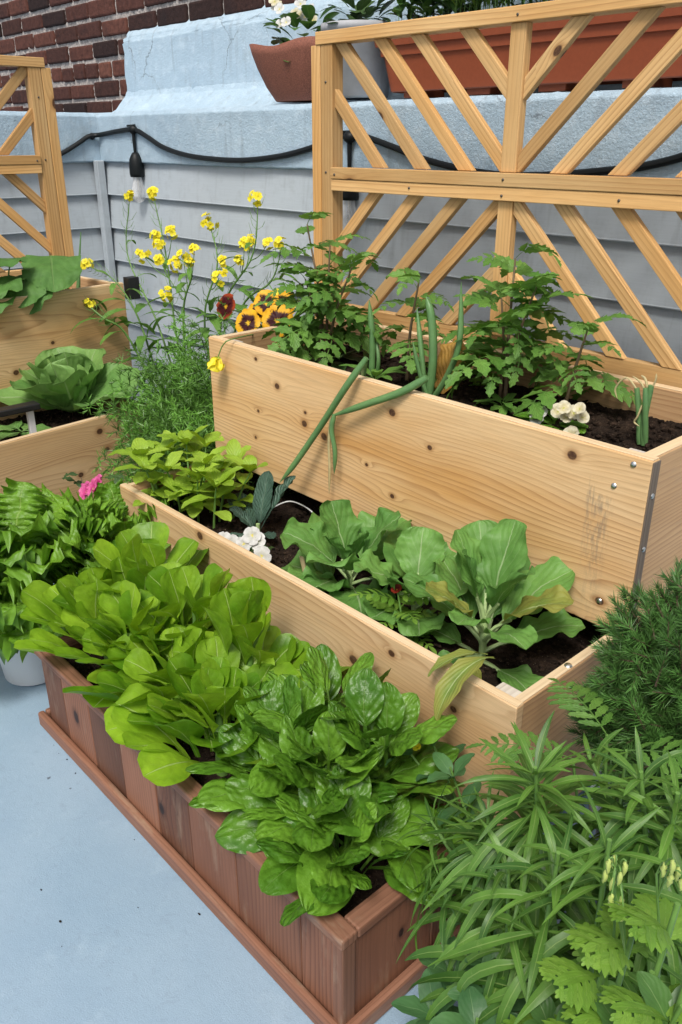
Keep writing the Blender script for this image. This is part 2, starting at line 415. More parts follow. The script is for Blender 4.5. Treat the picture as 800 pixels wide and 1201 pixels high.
def siding_mesh(a, b, nrm, ztop, lap=.157):
    """clapboard profile along a->b on the ground, facing nrm"""
    a = V3(*a, 0); b = V3(*b, 0); nrm = unit(V3(*nrm, 0)); mb = MB(); ln = np.linalg.norm(b-a)
    z = ztop; k = 0
    while z > -lap:
        zb = max(z-lap, 0.0)
        if z <= 0.02: break
        prof = [(0.0015, z), (.0195, zb+.007), (.021, zb+.003), (.0195, zb), (.015, zb-.001), (0.0, zb+.003)]
        cuts = [0.0] + sorted(U(.6, ln-.4) for _ in range(1)) + [ln]
        for c0, c1 in zip(cuts[:-1], cuts[1:]):
            ov = .0008*(k % 2)
            P = np.array([[a+(b-a)/ln*s+nrm*(d+ov)+EZ*zz for s in (c0, c1-.0012)] for d, zz in prof])
            uv = np.array([[(s+k*3.7, zz) for s in (c0, c1)] for d, zz in prof])
            if np.dot(np.cross(P[0, 1]-P[0, 0], P[1, 0]-P[0, 0]), nrm) < 0: P = P[:, ::-1]; uv = uv[:, ::-1]
            mb.grid(P, uv, .5, False)
            k += 1
        z = zb
    return mb
ZC = 1.306; XC = -4.08
w = thing('siding_wall', 'blue grey clapboard siding wall behind the tall trellis and three tier planter', 'wall', (-1.2, YW, 0))
siding_mesh((XC, YW), (2.6, YW), (0, -1), ZC).build('siding', M_SID, w)
mb = MB(); box(mb, (XC-.1, YW+.016, 0), EX, EY, EZ, 2.7-XC, .1, ZC+.05, 0); mb.build('wall_core', M_SID, w)
mb = MB(); box(mb, (XC+.0225, YW-.062, 0), EX, EY, EZ, .042, .039, ZC, .004); mb.build('corner_trim', M_SID, w)
w = thing('siding_wall', 'blue grey clapboard side wall behind the left trellis', 'wall', (XC, .5, 0))
siding_mesh((XC, -1.5), (XC, YW), (1, 0), ZC).build('siding', M_SID, w)
mb = MB(); box(mb, (XC-.12, -1.5, 0), EX, EY, EZ, .104, YW+1.5-.01, ZC+.05, 0); mb.build('wall_core', M_SID, w)

def extr(prof, s0, s1, ax, n, jit=.002, ends=(0, 0), sub=3):
    """extrude a profile [(depth, z)] along x (depth = y) or along y (depth = -x)"""
    pr = []
    for (a, b) in zip(prof[:-1], prof[1:]):
        a = np.array(a); b = np.array(b); ln = np.linalg.norm(b-a)
        fr_ = [0]+([.005/ln] if ln > .02 else [])+[k/sub for k in range(1, sub) if ln > .03]+([1-.005/ln] if ln > .02 else [])
        for k in fr_: pr.append(a+(b-a)*k)
    pr.append(np.array(prof[-1])); m = len(pr)
    nz = rng.normal(0, jit, (m, n+1, 2)); 
    nz[1:-1] = (nz[1:-1]+nz[:-2]+nz[2:])/2
    P = np.zeros((m, n+1, 3)); uv = np.zeros((m, n+1, 2))
    e0 = rng.normal(0, ends[0], m); e1 = rng.normal(0, ends[1], m)
    for i in range(m):
        for j in range(n+1):
            s = s0+e0[i]+(s1+e1[i]-s0-e0[i])*j/n; d, z = pr[i]+nz[i, j]
            P[i, j] = (s, d, z) if ax == 0 else (-d, s, z); uv[i, j] = (s, i*.05)
    return P, uv
# coated coping of the right-hand wall: face, ledge, cant strip, upstand, sloped top
yf = YW-.022
mb = MB()
prof = [(yf+.02, 1.297), (yf, 1.302), (yf-.002, 1.50), (yf+.012, 1.516), (yf+.19, 1.526), (yf+.215, 1.538), (yf+.275, 1.60), (yf+.285, 1.625)]
P, uv = extr(prof, XC-.16, 2.6, 0, 260, .0008); mb.grid(P, uv)
o = mb.build('parapet_coping', M_STUC); tag(o, 'pale blue coated ledge of the right wall carrying the flower pots', 'parapet')
mb = MB()
prof = [(yf+.284, 1.60), (yf+.288, 1.84), (yf+.30, 1.868), (yf+.36, 1.925), (yf+.385, 1.945), (yf+.42, 1.946)]
P, uv = extr(prof, -4.23, 2.6, 0, 260, .001, (.012, 0), 5)
P[-9:, :, 2] += (.012*np.sin(np.arange(261)*.61)+rng.normal(0, .007, 261))[None, :]
mb.grid(P, uv)
Q = P[:, :1].copy(); Q2 = Q.copy(); Q2[:, :, 1] += .12; mb.grid(np.concatenate([Q2, Q], 1), np.zeros((len(Q), 2, 2)))
tag(mb.build('upstand_coating', M_STUC), 'pale blue rough coating painted over the foot of the brick wall', 'wall coating')
mb = MB()
for i in range(60):
    x = -3.4+i*.035+U(-.01, .01); blob(mb, (x, yf+.405+U(-.02, .015), 1.952+U(-.006, .012)), U(.012, .03), 6, 4, (1.5, 1, .6), U(0, 1), .35)
tag(mb.build('tar_seam', M_TAR), 'dark ragged tar seam along the top of the blue coating', 'tar seam')
# coping of the left wall
mb = MB()
prof = [(-XC-.016, 1.297), (-XC-.03, 1.302), (-XC-.032, 1.50), (-XC-.02, 1.516), (-XC+.30, 1.522), (-XC+.31, 1.2)]
P, uv = extr(prof, -1.5, YW-.024, 1, 140, .0008); mb.grid(P[:, ::-1], uv)
tag(mb.build('parapet_coping', M_STUC), 'pale blue coated ledge of the left wall below the bricks', 'parapet')
# brick wall, real bricks in a bed of mortar
w = thing('brick_wall', 'old dark red brick wall with pale mortar in the upper left corner', 'wall', (-4.6, 2.5, 1.2))
mb = MB(); yb = 2.452
bl, bh, jt = .262, .076, .018
r = 0; z = 1.42
while z < 2.75:
    x = -6.6+(bl+jt)*.5*(r % 2)+U(-.01, .01)
    while x < -2.2:
        l = bl+U(-.012, .012)
        if r % 6 == 3: l = bl*.48
        if x > -4.45 and z < 1.80 and x > -4.05: pass
        else:
            bm_t = U(0, 1)
            box(mb, (x, yb+U(-.004, .003), z+U(-.003, .003)), unit(V3(1, U(-.012, .012), U(-.008, .008))), EY, EZ, l, .09, bh+U(-.008, .003), .009, bm_t)
        x += l+jt+U(-.002, .003)
    z += bh+jt; r += 1
mb.build('bricks', M_BRICK, w)
mb = MB()
xs = np.linspace(-6.7, -2.0, 330); zs = np.linspace(1.38, 2.76, 100)
P = np.zeros((100, 330, 3)); P[:, :, 0] = xs[None]; P[:, :, 2] = zs[:, None]; P[:, :, 1] = yb+.012+rng.normal(0, .003, (100, 330))
mb.grid(P, P[:, :, [0, 2]]); mb.build('mortar', M_MORT, w)
mb = MB(); box(mb, (-6.7, yb+.02, 0), EX, EY, EZ, 9.3, .2, 2.75, 0); mb.build('wall_core', M_MORT, w)

# ------------------------------------------------------------------ boxes
def screw(mb, c, nrm, r=.0055):
    c = np.asarray(c, float); nrm = unit(nrm); a = unit(np.cross(nrm, V3(.3, .2, .9))); b = np.cross(nrm, a)
    vs = [c+nrm*.0022]; ring = []
    for k in range(12):
        d = a*cos(k*pi/6)+b*sin(k*pi/6); vs.append(c+nrm*.0018+d*r*.75); 
    for k in range(12):
        d = a*cos(k*pi/6)+b*sin(k*pi/6); vs.append(c-nrm*.001+d*r)
    fs = [(0, 1+k, 1+(k+1) % 12) for k in range(12)]+[(1+k, 13+k, 13+(k+1) % 12, 1+(k+1) % 12) for k in range(12)]
    mb.add(vs, fs, [[(0, 0)]*len(f) for f in fs], .5, True)
def board(par, name, o, L, W, T, l, w, t, mat, uvo=None, end=None, bev=.0025, tint=None):
    mb = MB(); box(mb, o, L, W, T, l, w, t, bev, tint, uvo)
    mats = [mat]
    ob = mb.build(name, mats, par)
    return ob
def soil(name, label, x0, x1, y0, y1, z, fr=None, amp=.012):
    """crumbly soil sheet with loose crumbs; fr = (origin, axis a, axis b) for a turned box"""
    mb = MB(); nx = max(8, int((x1-x0)/.012)); ny = max(8, int((y1-y0)/.012))
    O, A, B = fr if fr else (V3(0, 0, 0), EX, EY)
    h = rng.normal(0, 1, (ny+1, nx+1))
    for _ in range(2):
        h = (h+np.roll(h, 1, 0)+np.roll(h, -1, 0)+np.roll(h, 1, 1)+np.roll(h, -1, 1))/5*1.5
    h2 = rng.normal(0, 1, (ny+1, nx+1))
    P = np.zeros((ny+1, nx+1, 3)); uv = np.zeros((ny+1, nx+1, 2))
    for j in range(ny+1):
        for i in range(nx+1):
            a = x0+(x1-x0)*i/nx; b = y0+(y1-y0)*j/ny
            P[j, i] = O+A*a+B*b+EZ*(z+amp*.45*h[j, i]+amp*.15*h2[j, i]); uv[j, i] = (a, b)
    mb.grid(P, uv, .5)
    for k in range(int((x1-x0)*(y1-y0)*2600)):
        a = U(x0+.01, x1-.01); b = U(y0+.01, y1-.01)
        blob(mb, O+A*a+B*b+EZ*(z+U(.0, amp*.7)), U(.002, .007), 5, 3, (U(.7, 1.6), U(.7, 1.6), U(.5, .9)), U(.2, 1) if U(0, 1) < .93 else 1.0, .3)
    return tag(mb.build(name, M_SOIL), label, 'soil', kind='stuff')

th = .028
# upper box
ub = thing('planter_box', 'upper pale wooden planter box with the wide front board, below the tall trellis', 'planter', ((X0+X1)/2, YU, ZM), 'stepped wooden planter boxes')
board(ub, 'front_board', (X0, YU, ZM), EX, EZ, EY, X1-X0, ZU-ZM, th, M_UF, (0, 0), tint=.5)
mb = MB(); box(mb, (X0+.001, YU+.003, ZU), EX, EY, EZ, X1-X0-.002, th-.006, .0025, .001); mb.build('front_board_edge', M_EDGE, ub)
mb = MB(); box(mb, (X1, YU+.001, ZM+.002), EZ, EY, EX, ZU-ZM-.004, th-.002, .003, .001); mb.build('board_end', M_END, ub)
sd = YBK+th-(YU+th)
for xx, nm in ((X1-.010-th, 1), (X0+.0, 0)):
    board(ub, 'side_board', (xx, YU+th, ZM), EY, EZ, EX, sd, ZU-ZM-.003, th, M_SIDE)
    mb = MB(); box(mb, (xx+.002, YU+th+.002, ZU-.003), EY, EX, EZ, sd-.004, th-.004, .0025, .001); mb.build('side_board_edge', M_EDGE, ub)
board(ub, 'back_board', (X0+th, YBK, ZM), EX, EZ, EY, X1-X0-.02-2*th, ZU-ZM, th, M_SIDE)
mb = MB(); box(mb, (X0+th+.002, YBK+.002, ZU), EX, EY, EZ, X1-X0-.02-2*th-.004, th-.004, .0025, .001); mb.build('back_board_edge', M_EDGE, ub)
board(ub, 'bottom_board', (X0+th, YU+th+.002, ZM+.012), EX, EY, EZ, X1-X0-.02-2*th, sd-th-.004, .018, M_SIDE)
for xx in (X1-.01-th-.046, X0+th+.001):
    board(ub, 'corner_block', (xx, YU+th+.001, ZM+.04), EZ, EX, EY, ZU-ZM-.052, .045, .045, M_BLOCK)
def one_screw(par, c, nrm, r):
    mb = MB(); screw(mb, c, nrm, r); mb.build('screw', M_STEEL, par)
for px, py in ((720, 570), (703, 705), (743, 545)):
    p = at(px, py, y=YU); one_screw(ub, (min(p[0], X1-.006), YU-.0005, p[2]), (0, -1, 0), .0065)
for zz in (.80, .69, .56): one_screw(ub, (X1+.0032, YU+.014, zz), (1, 0, 0), .006)
soil('soil', 'dark crumbly potting soil in the upper planter box', X0+th, X1-.01-th, YU+th, YBK, ZU-.075)

# middle box
mbx = thing('planter_box', 'middle pale wooden planter box holding collards, one step below the wide front board', 'planter', ((X0+X1)/2, YM, 0), 'stepped wooden planter boxes')
xm0, xm1 = -2.04, -.653
board(mbx, 'front_board', (xm0, YM, .127), EX, EZ, EY, xm1-xm0, ZM-.127, .022, M_MF, (0, 0), tint=.5)
mb = MB(); box(mb, (xm0+.001, YM+.002, ZM), EX, EY, EZ, xm1-xm0-.002, .018, .0025, .001); mb.build('front_board_edge', M_EDGE, mbx)
for xx in (xm1-.022-.003, xm0+.003):
    board(mbx, 'side_board', (xx, YM+.022, .127), EY, EZ, EX, .70, ZM-.130, .022, M_SIDE)
    mb = MB(); box(mb, (xx+.002, YM+.024, ZM-.003), EY, EX, EZ, .31, .018, .0025, .001); mb.build('side_board_edge', M_EDGE, mbx)
board(mbx, 'back_board', (xm0+.03, YM+.70, .127), EX, EZ, EY, xm1-xm0-.06, ZM-.132, .022, M_SIDE)
for xx in (xm1-.025-.058, xm0+.026):
    board(mbx, 'corner_block', (xx, YM+.023, .14), EZ, EX, EY, ZM-.14-.022, .055, .05, M_BLOCK)
for xx in (xm0+.06, xm1-.12):
    for yy in (YM+.05, YM+.60):
        board(mbx, 'foot', (xx, yy, 0.001), EZ, EX, EY, .125, .06, .06, M_SIDE)
board(mbx, 'bottom_board', (xm0+.028, YM+.025, .13), EX, EY, EZ, xm1-xm0-.056, .67, .018, M_SIDE)
mb = MB()
p = at(668, 781, z=ZM); screw(mb, (xm1-.013, p[1], ZM+.0005), (0, 0, 1), .008)
mb.build('screw', M_STEEL, mbx)
soil('soil', 'dark crumbly potting soil in the middle planter box', xm0+.026, xm1-.026, YM+.023, YM+.69, ZM-.085)

# stained low box
xb0, xb1, yb0, yb1, zb = -1.80, -.672, .622, .918, .247
br = thing('planter_box', 'low red brown stained planter box of upright boards with a base moulding', 'planter', ((xb0+xb1)/2, yb0, 0))
def uprights(a0, a1, fixed, axis):
    x = a0; i = 0; tints = [.35, .75, .15, .8, .3, .62, .5, .7, .2, .6]
    while x < a1-.01:
        wd = min(U(.10, .21), a1-x)
        if a1-x-wd < .06: wd = a1-x
        if axis == 0: board(br, 'upright_board', (x+.001, fixed+U(0, .0015), .012), EZ, EX, EY, zb-.034, wd-.002, .018, M_RED, tint=tints[i % 10])
        else: board(br, 'upright_board', (fixed-.018-U(0, .0015), x+.001, .012), EZ, EY, EX, zb-.034, wd-.002, .018, M_RED, tint=tints[(i*3+1) % 10])
        x += wd; i += 1
uprights(xb0+.018, xb1-.02, yb0, 0); uprights(yb0+.03, yb1, xb1, 1)
uprights(yb0+.02, yb1, xb0+.018, 1)
board(br, 'corner_post', (xb1-.02, yb0-.003, .012), EZ, EX, EY, zb-.034, .024, .03, M_REDC)
board(br, 'back_board', (xb0+.02, yb1, .012), EX, EZ, EY, xb1-xb0-.02, zb-.03, .018, M_RED)
rt = .022
board(br, 'rim', (xb0-.004, yb0-.006, zb-rt), EX, EY, EZ, xb1-xb0+.010, .036, rt, M_REDC, bev=.004)
board(br, 'rim', (xb1-.030, yb0+.0305, zb-rt), EY, EX, EZ, yb1-yb0-.012, .036, rt, M_REDC, bev=.004)
board(br, 'rim', (xb0-.004, yb0+.0305, zb-rt), EY, EX, EZ, yb1-yb0-.012, .036, rt, M_REDC, bev=.004)
board(br, 'rim', (xb0+.033, yb1-.016, zb-rt), EX, EY, EZ, xb1-xb0-.065, .034, rt, M_REDC, bev=.004)
board(br, 'base_moulding', (xb0-.02, yb0-.019, .001), EX, EZ, EY, xb1-xb0+.04, .042, .018, M_REDC, bev=.006)
board(br, 'base_moulding', (xb1+.0015, yb0, .001), EY, EZ, EX, yb1-yb0+.018, .042, .018, M_REDC, bev=.006)
board(br, 'base_moulding', (xb0-.02, yb0, .001), EY, EZ, EX, yb1-yb0+.018, .042, .018, M_REDC, bev=.006)
soil('soil', 'dark soil under the lettuce and spinach in the stained box', xb0+.02, xb1-.02, yb0+.02, yb1-.002, zb-.05)

# left boxes, turned a little
DL = unit(V3(-.105, .9945, 0)); NLV = unit(V3(.9945, .105, 0))
def left_box(name, label, pend, zt, dep, ln, fmat, group):
    """pend = far front top corner"""
    b = thing(name, label, 'planter', (pend[0], pend[1], zt-.37), group)
    o = V3(pend[0], pend[1], zt-.37)
    board(b, 'front_board', o-DL*ln, DL, EZ, -NLV, ln, .37, .024, fmat, (0, 0), tint=.5)
    mb = MB(); box(mb, o-DL*(ln-.002)-NLV*.022+EZ*.37, DL, NLV, EZ, ln-.004, .020, .0025, .001); mb.build('front_board_edge', M_EDGE, b)
    for s in (.0, ln-.026):
        q = o-DL*(s+.026)-NLV*.024
        board(b, 'side_board', q-NLV*dep, NLV, EZ, DL, dep, .366, .024, M_SIDE)
        mb = MB(); box(mb, q-NLV*(dep-.002)+DL*.002+EZ*.366, NLV, DL, EZ, dep-.004, .02, .0025, .001); mb.build('side_board_edge', M_EDGE, b)
    board(b, 'back_board', o-DL*(ln-.03)-NLV*(dep+.003), DL, EZ, -NLV, ln-.06, .37, .024, M_SIDE)
    board(b, 'bottom_board', o-DL*(ln-.03)-NLV*.026+EZ*.012, DL, NLV*-1, EZ, ln-.06, dep-.03, .018, M_SIDE)
    soil('soil', 'dark soil in the '+label.split(' wooden')[0], .03, ln-.03, .03, dep, zt-.07, (V3(o[0], o[1], 0)-DL*ln, DL, -NLV))
    return b
p_lu = at(145, 332, z=.87); p_ll = at(178, 474, z=.498)
def fl(pe, zt, ln):
    def f(px, py):
        n = NLV; d = FV+RV*(px-400)/FPX+UV_*(600.5-py)/FPX
        t = np.dot(V3(pe[0], pe[1], 0)-CP*V3(1, 1, 0), n)/np.dot(d, n); p = CP+t*d
        return (np.dot(p-V3(pe[0], pe[1], 0), DL)+ln, p[2]-(zt-.37))
    return f
M_LU = wood('wood_left_upper', (0.71, 0.50, 0.275), L2, L3, kn([(114, 361, .013), (62, 402, .009), (19, 437, .013), (105, 435, .007)], fl(p_lu, .87, 1.4)), rings=15, seed=12.3, wear=.1)
M_LL = wood('wood_left_lower', (0.69, 0.48, 0.265), (0.58, .36, .165), L3, kn([(117, 506, .014), (155, 496, .010), (126, 527, .011), (160, 519, .010), (95, 557, .012), (140, 560, .006)], fl(p_ll, .498, 1.4)), rings=15, seed=15.1, wear=.12)
left_box('planter_box', 'upper left wooden planter box growing cucumber seedlings below the left trellis', p_lu, .87, .40, 1.4, M_LU, 'stepped wooden planter boxes')
left_box('planter_box', 'lower left wooden planter box with a cabbage behind its front board', p_ll, .498, .44, 1.4, M_LL, 'stepped wooden planter boxes')

# ------------------------------------------------------------------ trellises
def trellis(label, O, A, Nn, half, z0, z1, zmid, group, post0=True):
    """O = centre on the ground, A = direction along, Nn = outward (to the viewer)"""
    c = lambda a, z: O+A*a+EZ*z
    t = thing('trellis', label, 'trellis', O+EZ*z0, group)
    def stick(name, a, b, w_, t_, off=0.0):
        mb = MB(); bar(mb, a+Nn*off, b+Nn*off, w_, t_, Nn, .002); return mb.build(name, M_TREL, t)
    for s in (-1, 1):
        stick('post', c(s*half, z0-.36), c(s*half, z1), .050, .046, .004)
        stick('post', c(s*(half+.047), z0-.36), c(s*(half+.047), z1), .040, .052, .002)
    ia = half-.026
    stick('rail', c(-ia-.07, z1+.0175), c(ia+.07, z1+.0175), .034, .056, .003)
    stick('rail', c(-ia, zmid+.0175), c(ia, zmid+.0175), .033, .030, .021)
    stick('rail', c(-ia, zmid-.0165), c(ia, zmid-.0165), .033, .032, .017)
    stick('rail', c(-ia, z0), c(ia, z0), .045, .030, -.003)
    for s, (za, zb_) in enumerate(((zmid+.035, z1), (z0+.022, zmid-.034))):
        stick('centre_post', c(0, za), c(0, zb_), .046, .026, .007)
    sw = .035
    def clip(poly, ax, v, keep_less):
        out = []
        for i in range(len(poly)):
            p, q = poly[i], poly[(i+1) % len(poly)]
            ip = (p[ax] <= v) == keep_less; iq = (q[ax] <= v) == keep_less
            if ip: out.append(p)
            if ip != iq:
                r_ = (v-p[ax])/(q[ax]-p[ax]); out.append((p[0]+(q[0]-p[0])*r_, p[1]+(q[1]-p[1])*r_))
        return out
    def slat(s_, a, b, cell):
        """a stick from a to b (distance from centre, height), its ends cut flush with the cell it fills"""
        a = np.array(a); b = np.array(b); L = (b-a)/np.linalg.norm(b-a); W = np.array([-L[1], L[0]])
        a = a-L*.3; b = b+L*.3; ln = np.linalg.norm(b-a)
        poly = [tuple(p) for p in (a-W*sw/2, b-W*sw/2, b+W*sw/2, a+W*sw/2)]
        for ax, v, kl in ((0, cell[0], False), (0, cell[1], True), (1, cell[2], False), (1, cell[3], True)): poly = clip(poly, ax, v, kl)
        bm = bmesh.new(); off = .004+U(-.001, .001)
        fr = []; bk = []
        for (x, z) in poly:
            fr.append(bm.verts.new(Vector(c(s_*x, z)+Nn*(off+.010)))); bk.append(bm.verts.new(Vector(c(s_*x, z)+Nn*(off-.010))))
        n_ = len(poly); bm.faces.new(fr); bm.faces.new(bk[::-1])
        for i in range(n_): bm.faces.new((fr[i], bk[i], bk[(i+1) % n_], fr[(i+1) % n_]))
        bmesh.ops.recalc_face_normals(bm, faces=bm.faces)
        bmesh.ops.bevel(bm, geom=list(bm.edges), offset=.0018, segments=2, profile=.5, affect='EDGES')
        bm.verts.ensure_lookup_table(); bm.normal_update()
        uo = (U(0, 40), U(0, 40)); mb = MB(); fs = []; us = []
        for f in bm.faces:
            fs.append([v.index for v in f.verts]); uu = []
            for v in f.verts:
                p = np.array(v.co)-O; x = s_*np.dot(p, A); z = p[2]; dd = np.dot(p, Nn)
                q = np.array([x, z])-a
                uu.append((uo[0]+np.dot(q, L), uo[1]+np.dot(q, W)+(0 if abs(np.dot(np.array(f.normal), Nn)) > .7 else dd)))
            us.append(uu)
        mb.add([np.array(v.co) for v in bm.verts], fs, us, U(0, 1), False); bm.free()
        mb.build('slat', M_TREL, t)
    hT = z1-zmid-.035; hB = zmid-.034-z0-.022
    for s_ in (-1, 1):
        cell = (.0235, ia+.001, zmid+.0355, z1+.0)
        for k in (-.166, 0.005, .145, .305, .47): slat(s_, (k+hT, z1), (k, zmid+.035), cell)
        cell = (.0235, ia+.001, z0+.023, zmid-.0335)
        for k in (-.155, .018, .165, .325, .485): slat(s_, (k, zmid-.034), (k+hB, z0+.022), cell)
    for a_, z_ in ((0, z1+.0175), (-ia+.02, zmid+.0175), (ia-.02, zmid+.0175), (-ia*.5, zmid-.0165), (ia*.5, zmid-.0165), (0, zmid+.018), (0, zmid-.016), (-half, z1-.10), (half, z1-.10), (-half, zmid+.02), (half, zmid+.02)):
        off = .0185+.0005 if abs(z_-z1-.0175) > .001 else .031
        if abs(abs(a_)-half) > .001 and off < .03: off = .0365 if z_ > zmid else .0335
        elif off < .03: off = .0275
        mb = MB(); screw(mb, c(a_+U(-.004, .004), z_+U(-.005, .005))+Nn*off, Nn, .004); mb.build('screw', M_NAIL, t)
    return t
trellis('tall pale wooden trellis with fanned slats behind the upper planter box', V3(-1.39, YT+.02, 0), EX, -EY, .685, .885, 1.655, 1.288, 'fan slat trellises')
trellis('wooden trellis cut by the left edge, in front of the brick corner', V3(-3.5, 1.635-.69, 0), EY, EX, .64, .885, 1.655, 1.308, 'fan slat trellises')
# ================================================================== leaves
def leaf_mat(name, col, col2, vein, nlat=7, slope=.45, vw=.10, midw=.05, rough=.42, transl=.28, bump=.5, veinmix=.55, mott=.18, spec=.45, edge=None, old=None, bdist=.004, latk=.35, quilt=.5, puck=0.0):
    """col..col2 vary from leaf to leaf (tint); pale midrib and side veins follow the leaf's own uv; old = colour of ageing blotches"""
    t = NT(name); u, v = t.uv()
    a = t.m('MULTIPLY', t.m('ABSOLUTE', t.m('SUBTRACT', u, .5)), 2.0)
    n = t.noise(t.obj(), 55, 4, .6); nb = t.noise(t.obj(), 13, 2)
    tin = t.attr()
    c = t.mix(t.m('ADD', t.m('MULTIPLY', tin, .8), t.mapr(nb, .3, .7, -.2, .4), clamp=True), col, col2)
    c = t.hsv(c, .5, 1, t.mapr(n, .25, .75, 1-mott, 1+mott))
    if old is not None:
        om = t.m('MULTIPLY', t.mapr(tin, .80, .95), t.mapr(t.m('ADD', t.m('MULTIPLY', a, .5), nb), .45, .8))
        c = t.mix(om, c, old)
    wob = t.m('MULTIPLY', t.m('SUBTRACT', n, .5), .25)
    ph = t.m('FRACT', t.m('ADD', t.m('MULTIPLY', t.m('SUBTRACT', v, t.m('MULTIPLY', a, slope)), nlat), wob))
    dl = t.m('ABSOLUTE', t.m('SUBTRACT', ph, .5))
    lat = t.m('MULTIPLY', t.mapr(dl, 0, vw, 1, 0, True), t.mapr(a, .55, 1.0, 1, .15))
    mid = t.mapr(a, t.m('MULTIPLY', t.mapr(v, 0, 1, 1.0, .25), midw), t.m('MULTIPLY', t.mapr(v, 0, 1, 1.0, .25), midw*2.1), 1, 0, True)
    vm = t.m('MAXIMUM', t.m('MULTIPLY', lat, latk), mid)
    c = t.mix(t.m('MULTIPLY', vm, veinmix), c, vein)
    if edge is not None: c = t.mix(t.mapr(a, .86, .98, 0, .6), c, edge)
    qu = t.m('MULTIPLY', t.mapr(dl, 0, .5, 0, 1, True), t.mapr(a, 0, .3, 0, 1))
    h = t.m('ADD', t.m('MULTIPLY', qu, quilt), t.m('ADD', t.m('MULTIPLY', n, .6), t.m('MULTIPLY', mid, -.6)))
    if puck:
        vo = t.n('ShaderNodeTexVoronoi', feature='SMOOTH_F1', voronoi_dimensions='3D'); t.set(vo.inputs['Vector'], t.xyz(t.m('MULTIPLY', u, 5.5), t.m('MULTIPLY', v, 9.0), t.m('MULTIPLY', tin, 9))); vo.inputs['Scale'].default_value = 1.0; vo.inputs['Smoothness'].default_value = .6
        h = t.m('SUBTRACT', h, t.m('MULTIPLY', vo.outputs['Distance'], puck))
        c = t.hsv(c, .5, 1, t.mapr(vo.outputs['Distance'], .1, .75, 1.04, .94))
    nm = t.bump(h, bump, bdist)
    bs = t.bsdf(c, rough, nm, spec)
    tr = t.n('ShaderNodeBsdfTranslucent'); t.set(tr.inputs['Color'], t.mix(.5, c, t.hsv(c, .485, 1.15, 1.5))); t.set(tr.inputs['Normal'], nm)
    mx = t.n('ShaderNodeMixShader'); mx.inputs[0].default_value = transl
    t.t.links.new(bs.outputs[0], mx.inputs[1]); t.t.links.new(tr.outputs[0], mx.inputs[2])
    return t.finish(mx)

ML_LET = leaf_mat('lettuce_leaf', (.090, .235, .008), (.30, .50, .030), (.50, .64, .22), 5, .5, .06, .042, .43, .34, .5, .62, .14, latk=.14, quilt=.12, puck=.35)
ML_SPI = leaf_mat('spinach_leaf', (.055, .160, .012), (.150, .32, .028), (.25, .42, .10), 5, .4, .08, .030, .37, .24, .75, .45, .10, .45, bdist=.007, latk=.2, quilt=.3, puck=.7)
ML_MUS = leaf_mat('mustard_leaf', (.085, .22, .014), (.19, .38, .03), (.36, .52, .14), 8, .55, .09, .04, .45, .30, .6, .5, .12, latk=.2, quilt=.3, puck=.6)
ML_BAS = leaf_mat('basil_leaf', (.21, .36, .022), (.36, .53, .06), (.45, .56, .16), 5, .5, .08, .03, .45, .30, .4, .35, .12, latk=.12, quilt=.5)
ML_COL = leaf_mat('collard_leaf', (.085, .210, .042), (.150, .315, .066), (.36, .48, .25), 6, .55, .055, .040, .52, .2, .4, .62, .10, .35)
ML_OLD = leaf_mat('ageing_collard_leaf', (.115, .21, .05), (.19, .27, .045), (.48, .55, .27), 6, .55, .055, .045, .5, .25, .4, .7, .16, .35, old=(.27, .285, .06))
ML_KAL = leaf_mat('kale_leaf', (.050, .105, .075), (.078, .145, .10), (.23, .32, .23), 11, .3, .12, .045, .5, .12, 1.0, .4, .18, .35, bdist=.006)
ML_CAB = leaf_mat('cabbage_leaf', (.125, .265, .065), (.20, .36, .095), (.33, .44, .22), 6, .55, .06, .045, .5, .2, .5, .55, .10, .35)
ML_SQU = leaf_mat('cucumber_leaf', (.055, .145, .032), (.10, .22, .05), (.15, .24, .08), 4, .7, .06, .03, .6, .2, .6, .5, .15, .25)
ML_TOM = leaf_mat('tomato_leaf', (.080, .20, .030), (.155, .31, .055), (.18, .28, .07), 4, .6, .09, .05, .5, .25, .5, .35, .15, latk=.2)
ML_LNG = leaf_mat('narrow_leaf', (.040, .115, .016), (.135, .28, .042), (.26, .38, .11), 1, 0, .01, .09, .45, .25, .25, .55, .10)
ML_MIN = leaf_mat('blue_green_leaf', (.050, .135, .048), (.085, .195, .065), (.18, .30, .13), 4, .6, .07, .04, .45, .2, .3, .4, .12, latk=.2, quilt=.12)
ML_CHR = leaf_mat('lobed_leaf', (.125, .265, .03), (.21, .37, .05), (.32, .45, .12), 3, .6, .06, .06, .48, .28, .3, .35, .12, latk=.1, quilt=.1)
ML_BRD = leaf_mat('broad_leaf', (.055, .14, .03), (.095, .205, .045), (.2, .3, .1), 5, .6, .08, .04, .42, .2, .3, .4, .12, latk=.2, quilt=.12)
ML_DRK = leaf_mat('dark_leaf', (.030, .075, .022), (.06, .115, .03), (.12, .18, .06), 5, .5, .08, .05, .4, .15, .5, .4, .15)
ML_DRY = leaf_mat('dry_leaf', (.42, .22, .04), (.55, .34, .07), (.5, .38, .15), 7, .5, .08, .05, .7, .3, .8, .4, .25)
ML_ONI = leaf_mat('onion_leaf', (.10, .23, .085), (.17, .32, .11), (.2, .35, .15), 1, 0, .01, .02, .38, .2, .2, .15, .12)
ML_ONY = leaf_mat('withered_onion_leaf', (.50, .42, .20), (.62, .54, .30), (.6, .5, .3), 1, 0, .01, .02, .55, .25, .2, .2, .2)
ML_FEN = simple('fennel_thread', (.095, .23, .03), .5, 0, 14, .35, vary=.45)
ML_SPR = simple('spruce_needle', (.062, .155, .030), .5, 0, 20, .3, vary=.6)
